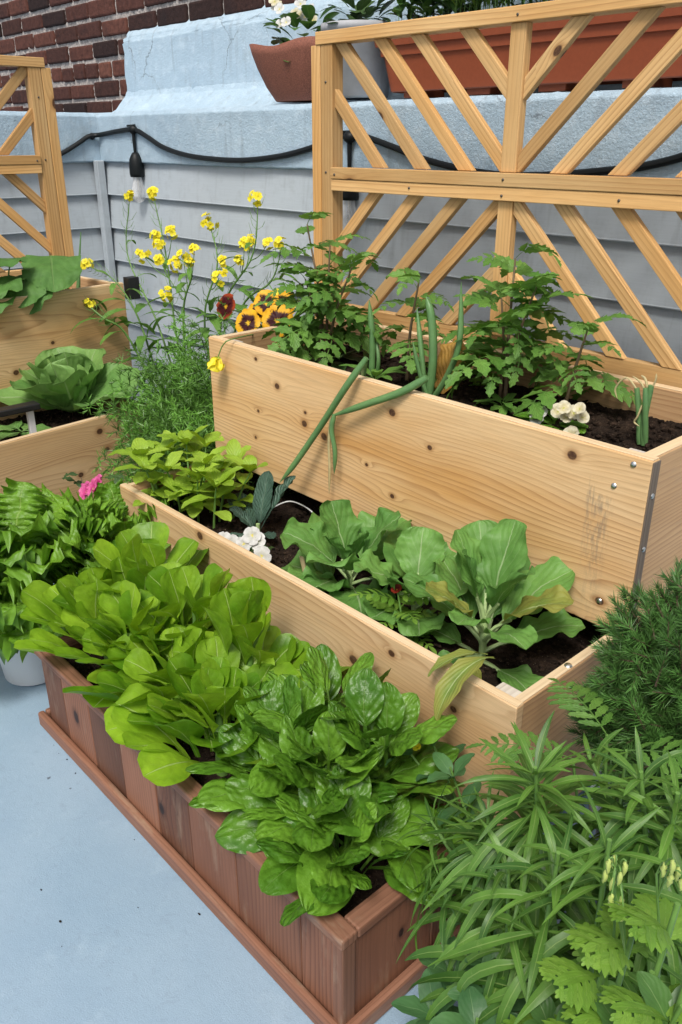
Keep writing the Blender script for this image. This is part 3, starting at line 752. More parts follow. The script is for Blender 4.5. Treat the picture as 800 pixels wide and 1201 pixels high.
M_STEM = simple('green_stem', (.12, .24, .05), .5, 0, 30, .2, vary=.2)
M_STEMP = simple('pale_leaf_stalk', (.34, .46, .20), .45, 0, 30, .15)
M_STEMB = simple('brown_stem', (.085, .06, .035), .8, 0, 60, .3, .3)
M_STEMR = simple('reddish_stem', (.16, .11, .06), .6, 0, 60, .3)
def petal_mat(name, inner, outer, core, r0, r1, rough=.5, tr=.25):
    t = NT(name); u, v = t.uv(); n = t.noise(t.xyz(t.m('MULTIPLY', u, 14), t.m('MULTIPLY', v, 2), t.attr()), 1, 3, .6)
    e = t.m('ADD', v, t.m('MULTIPLY', t.m('SUBTRACT', n, .5), .35))
    c = t.mix(t.mapr(e, r0, r1, 0, 1, True), inner, outer)
    c = t.mix(t.mapr(v, .05, .16, 1, 0), c, core)
    c = t.hsv(c, .5, 1, t.mapr(t.noise(t.obj(), 90, 3), .3, .7, .85, 1.1))
    bs = t.bsdf(c, rough, None, .3); ts = t.n('ShaderNodeBsdfTranslucent'); t.set(ts.inputs['Color'], c)
    mx = t.n('ShaderNodeMixShader'); mx.inputs[0].default_value = tr
    t.t.links.new(bs.outputs[0], mx.inputs[1]); t.t.links.new(ts.outputs[0], mx.inputs[2]); return t.finish(mx)
MP_PAN = petal_mat('pansy_petal', (.045, .004, .006), (.86, .46, .015), (.80, .5, .02), .47, .66)
MP_PAR = petal_mat('pansy_petal_red', (.055, .004, .006), (.36, .05, .01), (.7, .4, .02), .55, .95)
MP_WHT = petal_mat('white_petal', (.60, .60, .54), (.68, .68, .66), (.75, .66, .15), .3, .6)
MP_CRM = petal_mat('cream_petal', (.60, .54, .32), (.66, .62, .46), (.5, .5, .12), .3, .7)
MP_PNK = petal_mat('pink_petal', (.55, .05, .22), (.72, .14, .36), (.6, .3, .2), .3, .7)
MP_YEL = petal_mat('yellow_petal', (.80, .66, .02), (.88, .76, .04), (.4, .45, .05), .2, .6)
MP_DRD = petal_mat('dark_red_petal', (.16, .01, .01), (.28, .03, .015), (.6, .3, .02), .3, .7)

def p_oval(tp=.2, a=.7, b=.55, pw=.07):
    pk = (a/(a+b))**a*(b/(a+b))**b
    def f(t):
        s = np.clip((t-tp)/(1-tp), 1e-6, 1-1e-9)
        w = s**a*(1-s)**b/pk
        return np.where(t < tp, pw, np.maximum(w, np.where(s < .5, pw, 0.0)))+0*t
    return f
def p_lobed(base, teeth, depth, sharp=1.0):
    def f(t):
        s = (t*teeth) % 1.0
        return base(t)*(1-depth+depth*np.where(s < .65, (s/.65)**sharp, (1-s)/.35))
    return f
def p_ruf(base, f1, d1, f2=0, d2=0):
    ph = rng.uniform(0, 6.28, 2)
    def f(t): return base(t)*(1+d1*np.sin(2*pi*f1*t+ph[0])+d2*np.sin(2*pi*f2*t+ph[1]))
    return f

def leaf(mb, P, D, N, L, W, prof, nv=9, nu=4, bend=.5, bp=1.0, fold=.15, cup=0.0, ruf=0.0, rfreq=4.0, blis=0.0, nlat=6, twist=0.0, side=0.0, tint=None, mi=0, roll=0.0, dense=False):
    """one leaf blade with its stalk: spine bends away from its upper side N; edges lift (fold, cup), wave (ruf) and the blade quilts (blis)"""
    D = unit(D); N = unit(np.asarray(N, float)-D*np.dot(N, D)); B = np.cross(D, N)
    if roll: N, B = N*cos(roll)+B*sin(roll), B*cos(roll)-N*sin(roll)
    x = np.linspace(0, 1, nv+1); t = x if dense else .35*x+.65*np.sin(x*pi/2)
    th = bend*t**bp; sd = side*t
    dt = np.diff(t)*L; m = (th[1:]+th[:-1])/2; ms = (sd[1:]+sd[:-1])/2
    step = (np.cos(m)*np.cos(ms))[:, None]*D-(np.sin(m))[:, None]*N+(np.cos(m)*np.sin(ms))[:, None]*B
    S = np.zeros((nv+1, 3)); S[1:] = np.cumsum(step*dt[:, None], 0); S += P
    Nt = np.cos(th)[:, None]*N+np.sin(th)[:, None]*D
    Bt = np.cos(sd)[:, None]*B-(np.sin(sd)*np.cos(th))[:, None]*D
    if twist:
        tw = twist*t; Nt, Bt = Nt*np.cos(tw)[:, None]+Bt*np.sin(tw)[:, None], Bt*np.cos(tw)[:, None]-Nt*np.sin(tw)[:, None]
    u = np.linspace(-1, 1, nu+1); au = np.abs(u)
    w = W/2*prof(t)
    z = w[:, None]*(fold*au[None]+cup*au[None]**2)
    if ruf:
        p1, p2, p3, p4 = rng.uniform(0, 6.28, 4)
        ph = np.where(u < 0, p1, p2)[None]
        wv = np.sin(2*pi*rfreq*t[:, None]+ph)+.5*np.sin(2*pi*rfreq*1.9*t[:, None]+ph*1.7)
        z = z+ruf*W*(au[None]**2.2)*wv*np.minimum(1, w/(W*.2))[:, None]
    if blis:
        q1, q2, q3, q4, q5 = rng.uniform(0, 6.28, 5)
        q = np.sin(nlat*2.1*t[:, None]+2.2*au[None]+q1)*np.sin(4.3*u[None]+q2)+.7*np.sin(nlat*3.7*t[:, None]-3*au[None]+q3)*np.sin(7*u[None]+q4)
        z = z+blis*w[:, None]*(q+.35*rng.normal(0, 1, z.shape))*np.minimum(1, w/(W*.25))[:, None]
    X = u[None]*w[:, None]*np.cos(np.arctan(fold))
    G = S[:, None]+X[..., None]*Bt[:, None]+z[..., None]*Nt[:, None]
    uv = np.zeros((nv+1, nu+1, 2)); uv[..., 0] = u[None]*.5+.5; uv[..., 1] = t[:, None]
    mb.grid(G, uv, U(0, 1) if tint is None else tint, True, mi)
    return S, Nt

def azel(az, el):
    D = V3(cos(el)*cos(az), cos(el)*sin(az), sin(el)); N = V3(-sin(el)*cos(az), -sin(el)*sin(az), cos(el)); return D, N
GA = 2.39996
def rosette(mb, c, n, L, W, el, bend, prof, spread=.02, jit=.15, az0=None, tintf=None, skip=None, rise=.012, rolls=.4, loose=0.0, **kw):
    """L, W, el, bend = (outer, inner)"""
    az0 = U(0, 6.28) if az0 is None else az0
    for i in range(n):
        f = i/max(1, n-1)
        lp = lambda p: p[0]+(p[1]-p[0])*f
        az = az0+i*GA+U(-.25, .25)
        if skip and skip(az % (2*pi), f): continue
        ej = U(-jit, jit); D, N = azel(az, lp(el)+(abs(ej) if f < .45 else ej))
        P = np.asarray(c, float)+V3(cos(az), sin(az), 0)*spread*(1-f*.8)+EZ*(rise*f**1.4)+V3(U(-1, 1), U(-1, 1), 0)*loose
        s = U(.82, 1.12)
        leaf(mb, P, D, N, lp(L)*s, lp(W)*s*U(.88, 1.12), prof() if callable(prof) and getattr(prof, 'mk', False) else prof,
             bend=lp(bend)*U(.7, 1.3), roll=U(-rolls, rolls), side=U(-.35, .35), tint=None if tintf is None else tintf(f), **kw)
def petals(mb, c, nrm, r, n, prof, mi=0, bend=.3, up=None, ang0=0.0, widths=None, lens=None, el=.25, cup=.1, ruf=.04):
    nrm = unit(nrm); a = unit(np.cross(nrm, up if up is not None else V3(.3, .7, .2))); b = np.cross(nrm, a)
    for k in range(n):
        an = ang0+2*pi*k/n+U(-.08, .08); d = a*cos(an)+b*sin(an)
        D = d*cos(el)+nrm*sin(el); N = nrm*cos(el)-d*sin(el)
        leaf(mb, np.asarray(c)+nrm*(.0006*(k % 3)), D, N, r*(lens[k] if lens else 1)*U(.92, 1.08), r*(widths[k] if widths else 1.0), prof, nv=6, nu=4, bend=bend, fold=.0, cup=cup, ruf=ruf, rfreq=2, mi=mi)

# ================================================================== lettuces and spinach in the stained box
PLET = p_oval(.30, .72, .36, .11)
spots = [(-1.665, .75, 'butter lettuce at the far left end of the stained box, spilling over its corner'),
         (-1.61, .85, 'butter lettuce at the back of the stained box nearest the frilly mustard plant'),
         (-1.50, .755, 'broad leaved butter lettuce hanging over the front rim left of the box centre'),
         (-1.41, .85, 'butter lettuce against the middle planter board below the white violas'),
         (-1.315, .75, 'butter lettuce over the front rim of the stained box next to the spinach'),
         (-1.16, .735, 'small butter lettuce squeezed in front of the spinach, over the front rim'),
         (-1.22, .86, 'butter lettuce leaning on the middle planter board just behind the spinach')]
for i, (x, y, lab) in enumerate(spots):
    t = thing('lettuce', lab, 'lettuce', (x, y, zb-.05), 'butter lettuces in the stained box')
    mb = MB(); back = y > .78
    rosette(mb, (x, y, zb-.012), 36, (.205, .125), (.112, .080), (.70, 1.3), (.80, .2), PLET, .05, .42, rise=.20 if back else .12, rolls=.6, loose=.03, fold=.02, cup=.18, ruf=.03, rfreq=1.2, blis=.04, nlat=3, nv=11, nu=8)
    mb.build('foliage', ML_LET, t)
    mb = MB(); tube(mb, [(x, y, zb-.06), (x, y, zb+.06), (x, y, zb+(.2 if back else .1))], [.016, .011, .005], 8); mb.build('crown', M_STEM, t)
PSPI = p_oval(.24, .58, .62, .10)
spots = [(-.985, .765, 'savoyed spinach plant in the stained box nearest the lettuces, leaning over the front rim'),
         (-.96, .86, 'savoyed spinach plant at the back of the stained box with leaves against the knotted board'),
         (-.86, .755, 'savoyed spinach plant with large puckered leaves over the middle of the front rim'),
         (-.82, .85, 'savoyed spinach plant in the back right corner of the stained box'),
         (-.775, .725, 'small savoyed spinach plant spilling over the front right corner of the stained box')]
for i, (x, y, lab) in enumerate(spots):
    t = thing('spinach', lab, 'spinach', (x, y, zb-.05), 'spinach plants in the stained box')
    mb = MB(); sc = .8 if i == 4 else 1.0; hh = .05 if i in (1, 3) else 0
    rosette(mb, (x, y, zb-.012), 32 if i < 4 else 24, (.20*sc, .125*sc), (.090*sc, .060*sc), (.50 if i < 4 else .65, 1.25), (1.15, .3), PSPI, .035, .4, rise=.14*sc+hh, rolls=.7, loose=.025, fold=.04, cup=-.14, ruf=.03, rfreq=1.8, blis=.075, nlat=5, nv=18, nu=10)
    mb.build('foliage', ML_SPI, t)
    mb = MB(); blob(mb, (x, y, zb-.04), .025, 8, 5, (1, 1, 1.2)); mb.build('crown', M_STEMP, t)

# frilly mustard in a white pot on the deck
pm = V3(-2.06, .70, 0)
t = thing('white_pot', 'small white pot on the deck at the left edge under the frilly mustard leaves', 'pot', pm)
mb = MB(); lathe(mb, pm, [(.0, .002), (.075, .002), (.083, .008), (.098, .16), (.106, .163), (.106, .19), (.096, .19), (.092, .15), (.0, .15)], 36); mb.build('pot_body', M_WHITEP, t)
def mustard(c, lab, n, sc, el0=.55):
    t = thing('frilly_mustard', lab, 'mustard plant', c, 'frilly mustard plants')
    mb = MB()
    for i in range(n):
        f = i/(n-1); az = i*GA+.4; D, N = azel(az, el0+f*.85+U(-.15, .15))
        s = sc*U(.85, 1.15)*(1-.25*f)
        pr = p_ruf(p_oval(.22, .65, .5, .09), U(5, 7), .13, U(16, 21), .11)
        leaf(mb, c+V3(cos(az), sin(az), 0)*.015+EZ*.20*f, D, N, .30*s, .20*s, pr, nv=66, nu=12, bend=U(.5, 1.2), fold=.05, ruf=.19, rfreq=U(9, 12), blis=.09, roll=U(-.3, .3), side=U(-.3, .3), dense=True)
    mb.build('foliage', ML_MUS, t)
    mb = MB(); tube(mb, [c-EZ*.03, c+EZ*.03], [.014, .018], 8); mb.build('stem', M_STEMP, t)
mustard(pm+EZ*.155+V3(-.0, .0, 0), 'yellow green frilly mustard growing from the small white pot at the left edge', 28, 1.05)
c2 = V3(-1.97, .98, .0)
t = thing('grey_pot', 'grey pot half hidden under the taller frilly mustard beside the middle planter', 'pot', c2)
mb = MB(); lathe(mb, c2, [(.0, .002), (.085, .002), (.11, .20), (.118, .205), (.118, .23), (.105, .23), (.10, .19), (0, .19)], 32); mb.build('pot_body', M_BLACK, t)
mustard(c2+EZ*.20, 'taller frilly mustard with jagged leaves beside the left end of the middle planter', 24, .74, .35)

# ================================================================== middle box
zs = ZM-.085
# light green leafy basil
c = V3(-1.90, 1.165, zs); t = thing('basil', 'lime green bushy basil in the left end of the middle planter', 'herb', c)
mb = MB(); ms = MB()
for k in range(17):
    az = k*GA; rr = .125*math.sqrt((k+.5)/17); b = c+V3(cos(az)*rr*1.25, sin(az)*rr*.75, 0)
    lean = V3(cos(az), sin(az)*.7, 0)*U(.15, .5); h = U(.10, .17)*(1.2-rr*2)
    pts = curve_pts([b, b+lean*h*.5+EZ*h*.6, b+lean*h+EZ*h], 6); tube(ms, pts, np.linspace(.004, .002, 7), 5)
    for q in range(3):
        p = pts[2+2*q]
        for s in (0, 1, 2, 3) if q == 2 else (0, 1):
            a = az+q*1.57+s*(pi if q < 2 else pi/2)+U(-.3, .3); D, N = azel(a, U(.1, .65) if q < 2 else U(.5, 1.1))
            leaf(mb, p, D, N, U(.06, .10), U(.036, .052), p_oval(.1, .6, .75, .1), nv=7, nu=4, bend=U(.3, 1.0), fold=.2, ruf=.04, rfreq=2, blis=.08)
mb.build('foliage', ML_BAS, t); ms.build('stem', M_STEM, t)
# lacinato kale
c = V3(*at(303, 628, z=zs)); t = thing('kale', 'small blue green lacinato kale between the basil and the bare soil', 'kale', c)
mb = MB()
for az, el, L, W, bd in ((2.9, .55, .19, .075, .5), (1.0, 1.15, .20, .072, .3), (1.9, 1.3, .18, .06, .2), (4.4, .25, .12, .05, .7), (-.2, .6, .10, .04, .6), (3.6, .9, .11, .045, .4)):
    D, N = azel(az, el); leaf(mb, c, D, N, L, W, p_oval(.22, .55, .5, .12), nv=14, nu=6, bend=bd, fold=.25, blis=.13, nlat=8, ruf=.03, rfreq=5)
mb.build('foliage', ML_KAL, t)
mb = MB(); tube(mb, [c-EZ*.02, c+EZ*.035], [.007, .006], 6); mb.build('stem', M_STEMP, t)
# white violas
c = V3(*at(288, 650, z=zs)); t = thing('viola', 'white flowering viola at the front edge of the middle planter', 'flower', c)
mb = MB()
for k in range(16):
    D, N = azel(k*GA, U(.2, 1.0)); leaf(mb, c, D, N, U(.05, .09), U(.022, .034), p_oval(.3, .6, .6, .08), nv=6, nu=2, bend=.7, fold=.2)
mb.build('foliage', ML_DRK, t); ms = MB()
for px, py, dz in ((296, 628, .085), (271, 637, .06), (302, 634, .07), (307, 652, .04), (286, 638, .065), (262, 634, .05)):
    p = at(px, py, z=zs+dz); tube(ms, curve_pts([c, (c+p)/2+EZ*.02, p], 5), .0015, 5)
    fm_ = MB(); petals(fm_, p, V3(.45+U(-.3, .3), -.6, .5), U(.018, .026), 5, p_oval(.02, .7, .4, .2), bend=.2, ang0=U(0, 6), el=.15, ruf=.06); fm_.build('flower', MP_WHT, t)
ms.build('stem', M_STEM, t)
# collards
PCOL = p_oval(.30, .55, .42, .055)
def collard(c, lab, specs, mat=ML_COL, extra=None, stem_h=.06, mix_old=(), gs=.83):
    t = thing('collard', lab, 'collard', c, 'collards in the middle planter')
    mb = MB(); ms = MB()
    for i, (az, el, L, W, bd, roll) in enumerate(specs):
        D, N = azel(radians(az), el)
        hgt = stem_h*(i/len(specs))
        leaf(mb, c+EZ*hgt, D, N, L*gs, W*gs*1.03, p_ruf(PCOL, U(3, 5), .05, U(8, 11), .025), nv=30, nu=10, bend=bd, bp=1.4, fold=.08, cup=.14, ruf=.075, rfreq=3.2, blis=.05, nlat=5, roll=roll, side=U(-.2, .2), mi=1 if i in mix_old else 0, tint=.95 if i in mix_old else None)
        tube(ms, [c+EZ*hgt, c+EZ*hgt+D*L*.16-N*.002*bd, c+EZ*hgt+D*L*.31-N*.016*bd], [.0055, .0045, .0035], 6)
    tube(ms, [c-EZ*.02, c+EZ*(stem_h+.01)], [.008, .007], 8)
    mb.build('foliage', [ML_COL, ML_OLD], t); ms.build('stalks', M_STEMP, t)
    return t
# azimuth: 0 = along the box to the right, 90 = to the wall, 270 = to the viewer
collard(V3(-1.255, 1.185, zs), 'wide blue green collard in the middle of the middle planter, left of the other two',
        [(190, .30, .24, .17, .6, 0), (235, .62, .19, .14, .8, .2), (280, .75, .19, .14, .9, 0), (330, .45, .23, .16, .8, 0), (30, .55, .25, .17, .6, -.2), (90, .8, .26, .18, .5, 0),
         (150, .65, .25, .18, .6, .2), (210, .85, .24, .17, .7, 0), (300, .9, .22, .15, .6, 0), (50, 1.1, .24, .15, .4, 0), (170, 1.15, .22, .14, .3, .2), (260, 1.2, .15, .09, .3, 0), (10, 1.3, .14, .08, .2, 0)])
collard(V3(-1.06, 1.20, zs), 'rounded green collard behind the young marigold',
        [(200, .35, .21, .15, .7, 0), (260, .7, .17, .13, .8, 0), (320, .6, .18, .13, .8, 0), (90, .7, .24, .16, .5, 0), (140, .8, .24, .17, .5, .2), (30, .8, .23, .16, .5, 0), (230, .9, .21, .15, .6, 0), (290, 1.0, .18, .12, .5, 0), (120, 1.2, .2, .13, .3, 0)])
cc = V3(-.86, 1.19, zs)
collard(cc, 'large collard with yellowing leaves at the right end of the middle planter',
        [(350, .2, .22, .10, .5, 0), (185, .3, .22, .09, .55, 0), (245, .2, .20, .075, 1.2, 0), (290, .15, .20, .07, 1.2, 0), (40, .6, .25, .115, .6, 0), (110, .85, .28, .13, .4, 0), (160, .75, .26, .12, .45, .2), (70, .85, .28, .125, .45, 0),
         (205, .8, .25, .105, .6, 0), (330, .85, .24, .10, .9, 0), (15, 1.0, .26, .11, .8, 0), (130, 1.1, .28, .125, .3, 0), (240, 1.0, .22, .09, .6, 0), (285, .9, .2, .085, .8, 0), (90, 1.25, .27, .12, .25, 0), (175, 1.2, .24, .10, .35, .2), (350, 1.2, .23, .10, .5, 0), (220, 1.35, .19, .075, .3, 0)],
        stem_h=.10, mix_old=(3, 10, 12), gs=.86)
mb = MB()
p0 = at(590, 765, y=1.10)
leaf(mb, V3(*at(580, 772, y=1.07)), V3(-.12, -.8, .55), V3(0, .5, .8), .185, .05, p_oval(.15, .6, .7, .12), nv=14, nu=6, bend=1.9, bp=.8, fold=.25, ruf=.06, rfreq=3, tint=1.0)
leaf(mb, V3(*at(572, 768, y=1.09)), V3(-.5, -.7, .4), V3(0, .4, .8), .13, .036, p_oval(.15, .6, .7, .12), nv=14, nu=6, bend=1.2, bp=.8, fold=.3, ruf=.06, rfreq=3, tint=.9)
o = mb.build('drooping_leaf', ML_OLD); tag(o, 'yellow green old leaf drooping over the front board of the middle planter', 'leaf')
# young marigold
c = V3(*at(470, 745, z=zs)); t = thing('marigold', 'young marigold with one dark red bud in front of the rounded collard', 'flower', c)
ms = MB(); mb = MB(); top = V3(*at(466, 692, y=c[1]))
stem = curve_pts([c, (c+top)/2+V3(.006, 0, 0), top], 8); tube(ms, stem, np.linspace(.003, .0018, 9), 6)
def frond(mb, P, D, N, L, W, n=6, bend=.6, lw=.22, sub=None, **kw):
    """pinnate leaf of narrow leaflets"""
    S, Nt = leaf(mb, P, D, N, L, .0025, lambda t: np.ones_like(t), nv=8, nu=1, bend=bend, fold=0, dense=True)
    for k in range(1, n+1):
        f = k/(n+.35); i = f*8; i0 = min(int(i), 7); p = S[i0]+(S[i0+1]-S[i0])*(i-i0); T = unit(S[i0+1]-S[i0]); Nn = Nt[i0]; B = np.cross(T, Nn)
        sz = W*.5*math.sin(pi*(.18+.72*f))
        for s in (-1, 1):
            d = unit(T*.62+B*s)
            leaf(mb, p, d, Nn+B*s*U(-.1, .2), sz*U(.9, 1.15), sz*lw*2, **{**dict(prof=p_oval(.05, .6, .7, .2), nv=5, nu=2, bend=U(.1, .5), fold=.2), **kw})
    leaf(mb, S[-1], unit(S[-1]-S[-2]), Nt[-1], W*.36, W*.36*lw*2, **{**dict(prof=p_oval(.05, .6, .7, .2), nv=5, nu=2, bend=.3, fold=.2), **kw})
for k in range(9):
    D, N = azel(k*GA, U(.2, .8)); frond(mb, stem[1+k*7//9], D, N, U(.07, .11), .07, 5)
mb.build('foliage', ML_CHR, t); ms.build('stem', M_STEM, t)
mb = MB(); petals(mb, top, V3(0, -.5, .9), .013, 9, p_oval(.05, .6, .4, .3), el=.5); mb.build('flower', MP_DRD, t)
# loose things on the soil
mb = MB(); leaf(mb, at(357, 650, z=zs+.008), V3(-.3, .75, .25), V3(.3, -.4, .9), .11, .045, p_oval(.1, .6, .6, .1), nv=9, nu=4, bend=.9, fold=.3, ruf=.1)
tag(mb.build('dry_leaf', ML_DRY), 'curled orange dry leaf on the soil of the middle planter', 'leaf')
mb = MB(); a, b = at(360, 637, z=zs+.005), at(377, 613, z=zs+.005)
e = at(322, 592, z=zs+.012)
tube(mb, curve_pts([at(318, 596, z=zs+.004), at(340, 588, z=zs+.025), at(362, 597, z=zs+.03), at(377, 613, z=zs+.004)], 18), .0022, 6)
tag(mb.build('drip_line', M_WHITEP), 'thin pale irrigation tube arching over the bare soil', 'tube')
mb = MB(); p = at(362, 690, z=zs); bar(mb, p, p+V3(-.012, -.01, .085), .014, .004, (0, -1, 0), .001)
tag(mb.build('plant_marker', M_EDGE), 'small wooden plant marker stuck in the soil beside the blue green collard', 'plant marker')

# ================================================================== upper box
zs = ZU-.072
def tomato(c, h, lab, nst, spread, seed_az, leans, leafL=.16):
    t = thing('tomato_plant', lab, 'tomato plant', c, 'tomato seedlings in the upper planter')
    mb = MB(); ms = MB()
    for s in range(nst):
        ln = leans[s]; hh = h*(1-.12*s)
        pts = curve_pts([c+V3(U(-.02, .02), U(-.01, .01), -.01), c+V3(*ln, 0)*.35+EZ*hh*.5, c+V3(*ln, 0)+EZ*hh], 12)
        tube(ms, pts, np.linspace(.0055, .0022, 13), 6)
        nl = 11
        for k in range(nl):
            f = .28+.72*k/(nl-1); p = pts[int(f*12)]; az = seed_az+k*GA+s*1.3; el = .15+.75*f
            D, N = azel(az+U(-.5, .5), el+U(-.25, .3)); L = leafL*(1.2-.55*f)*U(.75, 1.15)
            frond(mb, p, D, N*cos(.4)+np.cross(D, N)*U(-.6, .6), L, L*.9, 4, U(.8, 2.0), .36, prof=p_lobed(p_oval(.06, .5, .85, .2), 3.6, .50), nv=13, nu=2, fold=.22, dense=True)
    mb.build('foliage', ML_TOM, t); ms.build('stem', M_STEMR, t)
    return t
tomato(V3(-1.80, 1.60, zs), .38, 'tall tomato plant in front of the left trellis post', 4, .1, .5, [(-.10, .02), (.02, .0), (.13, -.02), (-.03, -.05)], .17)
tomato(V3(-1.215, 1.68, zs), .34, 'bushy tomato plant in front of the centre trellis post', 3, .1, 1.4, [(-.02, .03), (.09, -.03), (.0, -.04)], .175)
tomato(V3(-1.045, 1.70, zs), .21, 'smaller tomato seedling right of the bushy tomato, near the cut onion', 1, .1, 2.2, [(.04, -.01)], .15)
tomato(V3(-1.50, 1.62, zs), .27, 'low tomato seedling between the upright onions', 1, .1, .2, [(.02, .02)], .15)
def onion(lab, c, leaves, mats=(ML_ONI, ML_ONY)):
    t = thing('onion', lab, 'onion', c, 'onions in the upper planter')
    for pts, r0, r1, m in leaves:
        mb = MB(); cp = curve_pts(pts, 18); k = np.linspace(0, 1, 19)
        rr = .74*r0*(1-.15*k)*np.where(k > .75, np.maximum(.05, 1-((k-.75)/.25)**1.6*(1-r1)), 1)
        rr = rr*np.where(k < .12, .75+.25*k/.12, 1)
        tube(mb, cp, rr, 8); mb.build('leaf', mats[m], t)
    return t
A = lambda px, py, y: at(px, py, y=y)
c = V3(*at(436, 442, z=zs))
onion('onion left of the bent leaves with one straight upright leaf', c, [([c, A(437, 400, c[1]), A(433, 352, c[1]-.0)], .013, .1, 0), ([c+V3(.01, .01, 0), A(444, 420, c[1]), A(440, 390, c[1]+.02)], .008, .1, 0)])
c = V3(*at(503, 468, z=zs)); y = c[1]
onion('onion with three upright leaves beside the yellow withered leaf', c, [([c, A(508, 420, y), A(506, 372, y), A(500, 348, y)], .015, .1, 0), ([c+V3(.012, 0, 0), A(525, 440, y), A(539, 400, y), A(541, 330, y)], .011, .08, 0), ([c-V3(.012, 0, 0), A(495, 420, y), A(489, 360, y+.02)], .010, .1, 0), ([c+V3(.004, -.005, 0), A(493, 440, y-.02), A(484, 400, y-.03)], .008, .1, 0)])
# bent leaves hanging over the front board
c = V3(*at(425, 478, z=zs)); t = onion('onion with two leaves bent double over the front board of the upper planter', c+V3(0, .05, 0), [
    ([c+V3(0, .05, 0), V3(*at(427, 447, y=1.40)), V3(*at(429, 421, y=1.36))], .010, 1.0, 0),
    ([V3(*at(430, 420, y=1.355)), V3(*at(405, 455, y=1.33)), V3(*at(376, 500, y=1.325)), V3(*at(345, 545, y=1.30)), V3(*at(328, 566, y=1.28))], .012, .06, 0),
    ([V3(*at(501, 443, y=1.372)), V3(*at(470, 460, y=1.35)), V3(*at(430, 474, y=1.335)), V3(*at(392, 487, y=1.325))], .013, .35, 0),
    ([V3(*at(392, 486, y=1.325)), V3(*at(389, 505, y=1.32)), V3(*at(393, 530, y=1.322)), V3(*at(392, 556, y=1.325))], .009, .06, 0),
    ([V3(*at(388, 490, y=1.33)), V3(*at(386, 520, y=1.332)), V3(*at(387, 548, y=1.334)), V3(*at(386, 580, y=1.335))], .006, .08, 1)])
c = V3(*at(755, 522, z=zs)); y = c[1]
onion('onion with cut withered tips near the right end of the upper planter', c, [([c, A(756, 490, y), A(764, 452, y)], .011, .9, 0), ([c-V3(.01, 0, 0), A(750, 490, y), A(747, 455, y)], .010, .9, 0), ([c+V3(.004, 0, 0), A(757, 480, y-.01), A(757, 455, y-.01)], .009, .8, 0),
    ([A(757, 460, y), A(752, 449, y), A(742, 441, y)], .0035, .2, 1), ([A(760, 458, y), A(757, 445, y), A(752, 440, y)], .004, .2, 1), ([A(765, 455, y), A(769, 446, y), A(770, 438, y)], .003, .2, 1), ([A(748, 458, y), A(735, 443, y), A(722, 455, y), A(724, 468, y)], .003, .2, 1), ([A(753, 475, y-.01), A(748, 488, y-.015), A(744, 495, y-.015), A(750, 500, y-.015)], .003, .3, 1)])
mb = MB(); p = at(519, 462, z=zs); leaf(mb, p, V3(-.05, .25, .9), V3(0, -.9, .25), .15, .085, p_ruf(p_oval(.05, .5, .5, .2), 4, .1), nv=12, nu=5, bend=.3, fold=.15, ruf=.12, rfreq=3, tint=.1)
tag(mb.build('withered_leaf', ML_DRY), 'yellow orange withered leaf standing behind the three leaf onion', 'leaf')
# cream primrose and small seedlings
c = V3(*at(650, 500, z=zs)); t = thing('primrose', 'cream and white flowering primrose at the front of the upper planter', 'flower', c)
mb = MB()
for k in range(16):
    D, N = azel(k*GA, U(.15, .6)); leaf(mb, c, D, N, U(.06, .10), U(.03, .042), p_oval(.25, .6, .45, .1), nv=7, nu=4, bend=.8, fold=.1, blis=.1)
mb.build('foliage', ML_SPI, t)
for px, py, r, m in ((673, 485, .019, 1), (661, 479, .017, 1), (683, 490, .016, 1), (664, 490, .015, 1), (680, 480, .016, 1), (629, 491, .018, 0), (634, 483, .016, 0), (624, 498, .015, 0), (670, 511, .022, 1), (662, 517, .018, 1), (673, 518, .016, 0), (655, 483, .02, 1)):
    p = at(px, py, y=c[1]-.02+U(-.02, .02)); mb = MB(); petals(mb, p, V3(U(.0, .7), -.6, .6), r, 6, p_oval(.02, .7, .4, .2), el=.45, ang0=U(0, 6), ruf=.1, cup=.2); mb.build('flower', [MP_WHT, MP_CRM][m], t)
def weedlet(lab, c, n, L, W, mat, el=(.1, .6), name='seedling', cat='seedling', prof=None, group=None):
    t = tag(None, None, None) if False else None
    mb = MB()
    for k in range(n):
        D, N = azel(k*GA+U(-.3, .3), U(*el)); leaf(mb, c+EZ*U(0, .015), D, N, L*U(.7, 1.2), W*U(.8, 1.2), prof or p_oval(.25, .6, .6, .08), nv=7, nu=4, bend=U(.3, .9), fold=.18, ruf=.04, rfreq=3)
    o = mb.build(name, mat); o.location = [0, 0, 0]
    return tag(o, lab, cat, group)
weedlet('low dark seedlings on the soil in front of the bushy tomato', V3(*at(590, 478, z=zs)), 14, .075, .028, ML_TOM, prof=p_lobed(p_oval(.2, .6, .6, .1), 4, .4))
weedlet('low green leaves beside the pansies at the front left of the upper planter', V3(*at(360, 418, z=zs)), 16, .13, .045, ML_SPI)
weedlet('small rosette of green leaves below the tall tomato', V3(*at(440, 448, z=zs+.002)), 12, .10, .035, ML_TOM, prof=p_lobed(p_oval(.2, .6, .6, .1), 5, .4))
weedlet('leafy seedlings at the foot of the tall tomato, left of the upright onion', V3(*at(390, 425, z=zs+.002)), 14, .12, .045, ML_DRK, prof=p_lobed(p_oval(.2, .6, .6, .1), 5, .4))
